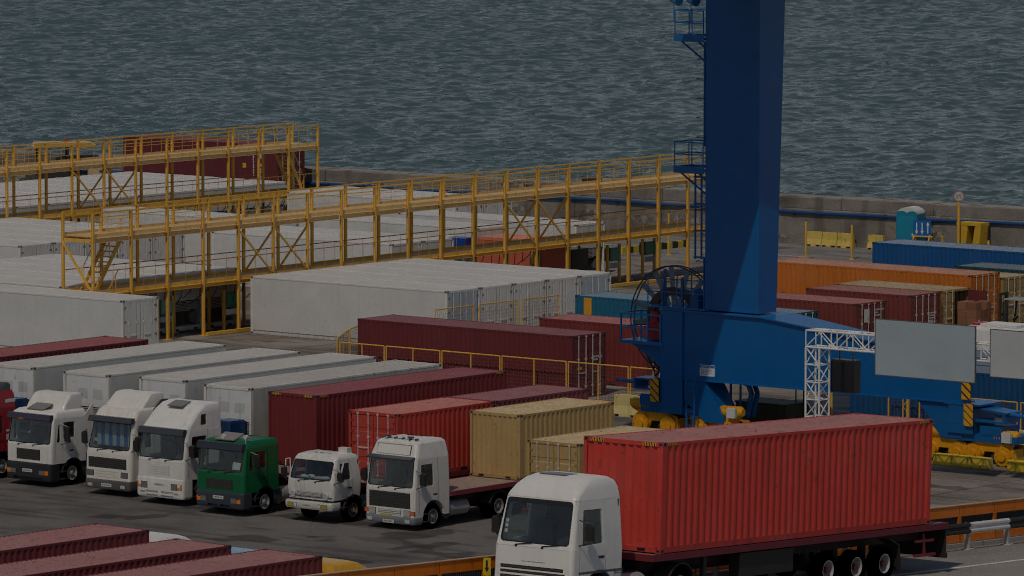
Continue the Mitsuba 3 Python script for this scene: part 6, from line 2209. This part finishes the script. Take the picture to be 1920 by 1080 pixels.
b.box(0.2, 1.2, -0.03, 0.0, 0.45, 1.2, (0.015, 0.015, 0.016))
b.bar((0.25, -0.08, 1.7), (0.75, -0.08, 0.4), 0.08, col=(0.32, 0.33, 0.34))
b.bar((1.3, -0.08, 1.7), (0.95, -0.08, 0.4), 0.08, col=(0.32, 0.33, 0.34))
put(key, 'body', b, 'gloss', to_world=at)
b = B((0.04, 0.04, 0.04), 3)
b.box(-0.1, 1.6, -0.1, 1.5, 0.0, 0.25)
b.tube((1.2, 1.0, 1.75), (1.2, 1.0, 2.2), 0.07, 8)
put(key, 'skid', b, to_world=at)
key = thing('hose_bundle', 'grey ribbed sleeve of hanging hoses below the near walkway', 'hose')
for i in range(6):
    b = B((0.26 + 0.03 * (i % 3), 0.26 + 0.03 * (i % 3), 0.25 + 0.03 * (i % 3)), 3)
    x = i * 0.17
    b.path([(x - 0.15, 0, 0.02), (x, 0.05 * (i % 2), 0.9), (x * 0.9, 0, 1.9)], 0.085, 8)
    put(key, 'hose', b, smooth=40, to_world=gt(-19.2, 28.6))

# wheeled loader far left beyond the reefers
key = thing('wheel_loader', 'yellow and black harbour loader standing beyond the far reefers at left', 'loader')
at = place(-28.05, 375.2, 0, 8).scale([0.94, 0.94, 0.94])
b = B((0.05, 0.052, 0.055), 2)
b.prism([(-0.8, 0.75), (5.6, 0.75), (5.6, 1.25), (3.0, 1.35), (2.0, 1.55), (-0.8, 1.55)], -1.1, 1.1)
put(key, 'chassis', b, to_world=at)
b = B((0.04, 0.04, 0.04), 1)
for x in (-0.6, 1.3):
    for y in (-0.9, 0.9):
        b.box(x - 0.06, x + 0.06, y - 0.06, y + 0.06, 1.55, 3.5)
b.box(-0.6, 1.3, -0.85, 0.85, 1.56, 1.9)
put(key, 'cab_frame', b, to_world=at)
put(key, 'cab_glass', B().box(-0.55, 1.25, -0.86, -0.85, 1.95, 3.4), 'glass', to_world=at)
b = B((0.45, 0.05, 0.04), 1)
b.bar((-0.4, 0, 2.1), (0.9, 0, 2.5), 0.3, 0.12)
b.box(0.0, 0.6, -0.3, 0.3, 1.9, 2.2, (0.03, 0.03, 0.03))
put(key, 'seat', b, to_world=at)
b = B((0.60, 0.34, 0.06), 2)
b.prism([(-0.9, 3.5), (2.9, 3.5), (3.1, 3.62), (2.4, 3.78), (-0.8, 3.72)], -1.05, 1.05)
put(key, 'roof', b, 'gloss', to_world=at)
b = B((0.5, 0.03, 0.03), 0)
b.tube((1.2, 0, 3.76), (1.2, 0, 3.98), 0.10, 10)
put(key, 'beacon', b, 'gloss', to_world=at)
b = B((0.58, 0.45, 0.24), 2)
b.prism([(2.6, 1.36), (5.7, 1.27), (5.9, 2.0), (4.9, 2.35), (3.2, 2.4), (2.6, 2.1)], -0.95, 0.95)
b.prism([(5.5, 1.2), (7.6, 0.55), (7.6, 0.75), (6.0, 1.5)], -0.4, 0.4)
put(key, 'bonnet', b, 'gloss', smooth=30, to_world=at)
for x in (0.2, 4.6):
    for s in (-1, 1):
        t = B((0.03, 0.03, 0.03), 1)
        v, f = lathe([(0.40, -0.25), (0.66, -0.25), (0.72, -0.18), (0.72, 0.18), (0.66, 0.25), (0.40, 0.25)], 26)
        t.raw(v + [x, s * 1.05, 0.72], f[:, ::-1])
        k = put(key, 'wheel', t, 'rubber', to_world=at, smooth=35)
        put(k, 'rim', B((0.10, 0.10, 0.11), 2).tube((x, s * 1.0, 0.72), (x, s * 1.24, 0.72), 0.40, 16), 'gloss', to_world=at)


# ------------------------------------------------------------------ rails of the ramp road
OR = (0.76, 0.195, 0.010)


def ramp_fence(label, ac, a0, a1, bay, side):
    """Orange pedestrian fence: plank top rail, posts, perforated grey infill, bottom rail."""
    key = thing('ramp_fence', label, 'fence')
    n = int(round((a1 - a0) / bay))
    for i in range(n):
        s, e = a0 + i * bay, a0 + (i + 1) * bay
        p0, p1 = ramp(s + 0.01, ac), ramp(e - 0.01, ac)
        up = np.array([0, 0, 1.0])
        b = B(OR, 4)
        b.bar(p0 + up * 1.02, p1 + up * 1.02, 0.06, 0.30)
        b.bar(p0 + up * 1.18, p1 + up * 1.18, 0.14, 0.02, col=(0.48, 0.30, 0.20))
        put(key, 'top_rail', b, 'paint')
        b = B(OR, 4)
        b.bar(p0 + up * 0.26, p1 + up * 0.26, 0.07, 0.20)
        put(key, 'bottom_rail', b, 'paint')
        b = B((0.48, 0.15, 0.012), 4)
        b.bar(p0, p0 + up * 0.87, 0.11, 0.11, up=(AD[0], AD[1], 0))
        put(key, 'post', b, 'paint')
        g = B((0.045, 0.047, 0.05), 2)
        w = np.array([AN[0], AN[1], 0]) * side * 0.05
        m = int(bay / 0.085)
        for k in range(m):
            q = p0 + (p1 - p0) * (k + 0.5) / m + w
            g.bar(q + up * 0.38, q + up * 0.86, 0.045, 0.02, up=(AD[0], AD[1], 0))
        for z in (0.40, 0.60, 0.84):
            g.bar(p0 + w * 1.3 + up * z, p1 + w * 1.3 + up * z, 0.03, 0.03, col=(0.22, 0.22, 0.22))
        put(key, 'infill_grille', g, 'paint')


ramp_fence('orange fence with a dark grille along the far side of the ramp', 3.45, -13.5, 40.5, 1.8, 1)
ramp_fence('orange fence along the near side of the ramp at the lower right corner', -8.35, -2.0, 34.0, 1.8, -1)
key = thing('crash_barrier', 'black and white striped steel crash barrier before the orange fence', 'barrier')
prof = [(0.0, 0.0), (0.05, 0.05), (0.05, 0.10), (0.0, 0.14), (0.0, 0.17), (0.05, 0.21), (0.05, 0.26), (0.0, 0.31)]
s0, k = -11.3, 0
while s0 < 42:
    s1 = s0 + 2.0
    b = B((0.035, 0.035, 0.037) if k % 2 == 0 else (0.62, 0.62, 0.62), 3)
    v = []
    for s in (s0 + 0.004, s1 - 0.004):
        for d, z in prof:
            q = ramp(s, 2.95 - d, 0.45 + z)
            v.append(q)
    n = len(prof)
    b.raw(v, [(i, i + n, i + n + 1, i + 1) for i in range(n - 1)])
    put(key, 'rail_section', b, 'paint')
    p = ramp(s0, 3.02)
    c = B((0.42, 0.42, 0.41), 3)
    c.bar(p, p + np.array([0, 0, 0.74]), 0.14, 0.08, up=(AD[0], AD[1], 0))
    c.bar(p, p + np.array([0, 0, 0.03]), 0.3, 0.3, up=(AD[0], AD[1], 0))
    put(key, 'post', c, 'paint')
    s0, k = s1, k + 1
key = thing('arrow_marker', 'small yellow sign with a black down arrow on the ramp fence', 'sign')
p = ramp(-2.75, 3.30)
at = place(p[0], p[1], p[2], math.degrees(RAMP) + 90)
b = B((0.66, 0.48, 0.02), 1)
b.box(-0.10, 0.10, 0.05, 0.07, 0.72, 1.16)
put(key, 'plate', b, to_world=place(p[0], p[1], p[2], GRID_YAW + 30))
b = B((0.02, 0.02, 0.02), 0)
b.box(-0.022, 0.022, 0.035, 0.049, 0.90, 1.10)
b.raw([(-0.06, 0.042, 0.92), (0.06, 0.042, 0.92), (0.0, 0.042, 0.79)], [(0, 2, 1)])
put(key, 'arrow', b, to_world=place(p[0], p[1], p[2], GRID_YAW + 30))
b = B((0.60, 0.42, 0.03), 2)
b.tube((0, 0.06, 0.0), (0, 0.06, 0.72), 0.035, 8)
put(key, 'post', b, to_world=place(p[0], p[1], p[2], GRID_YAW + 30))
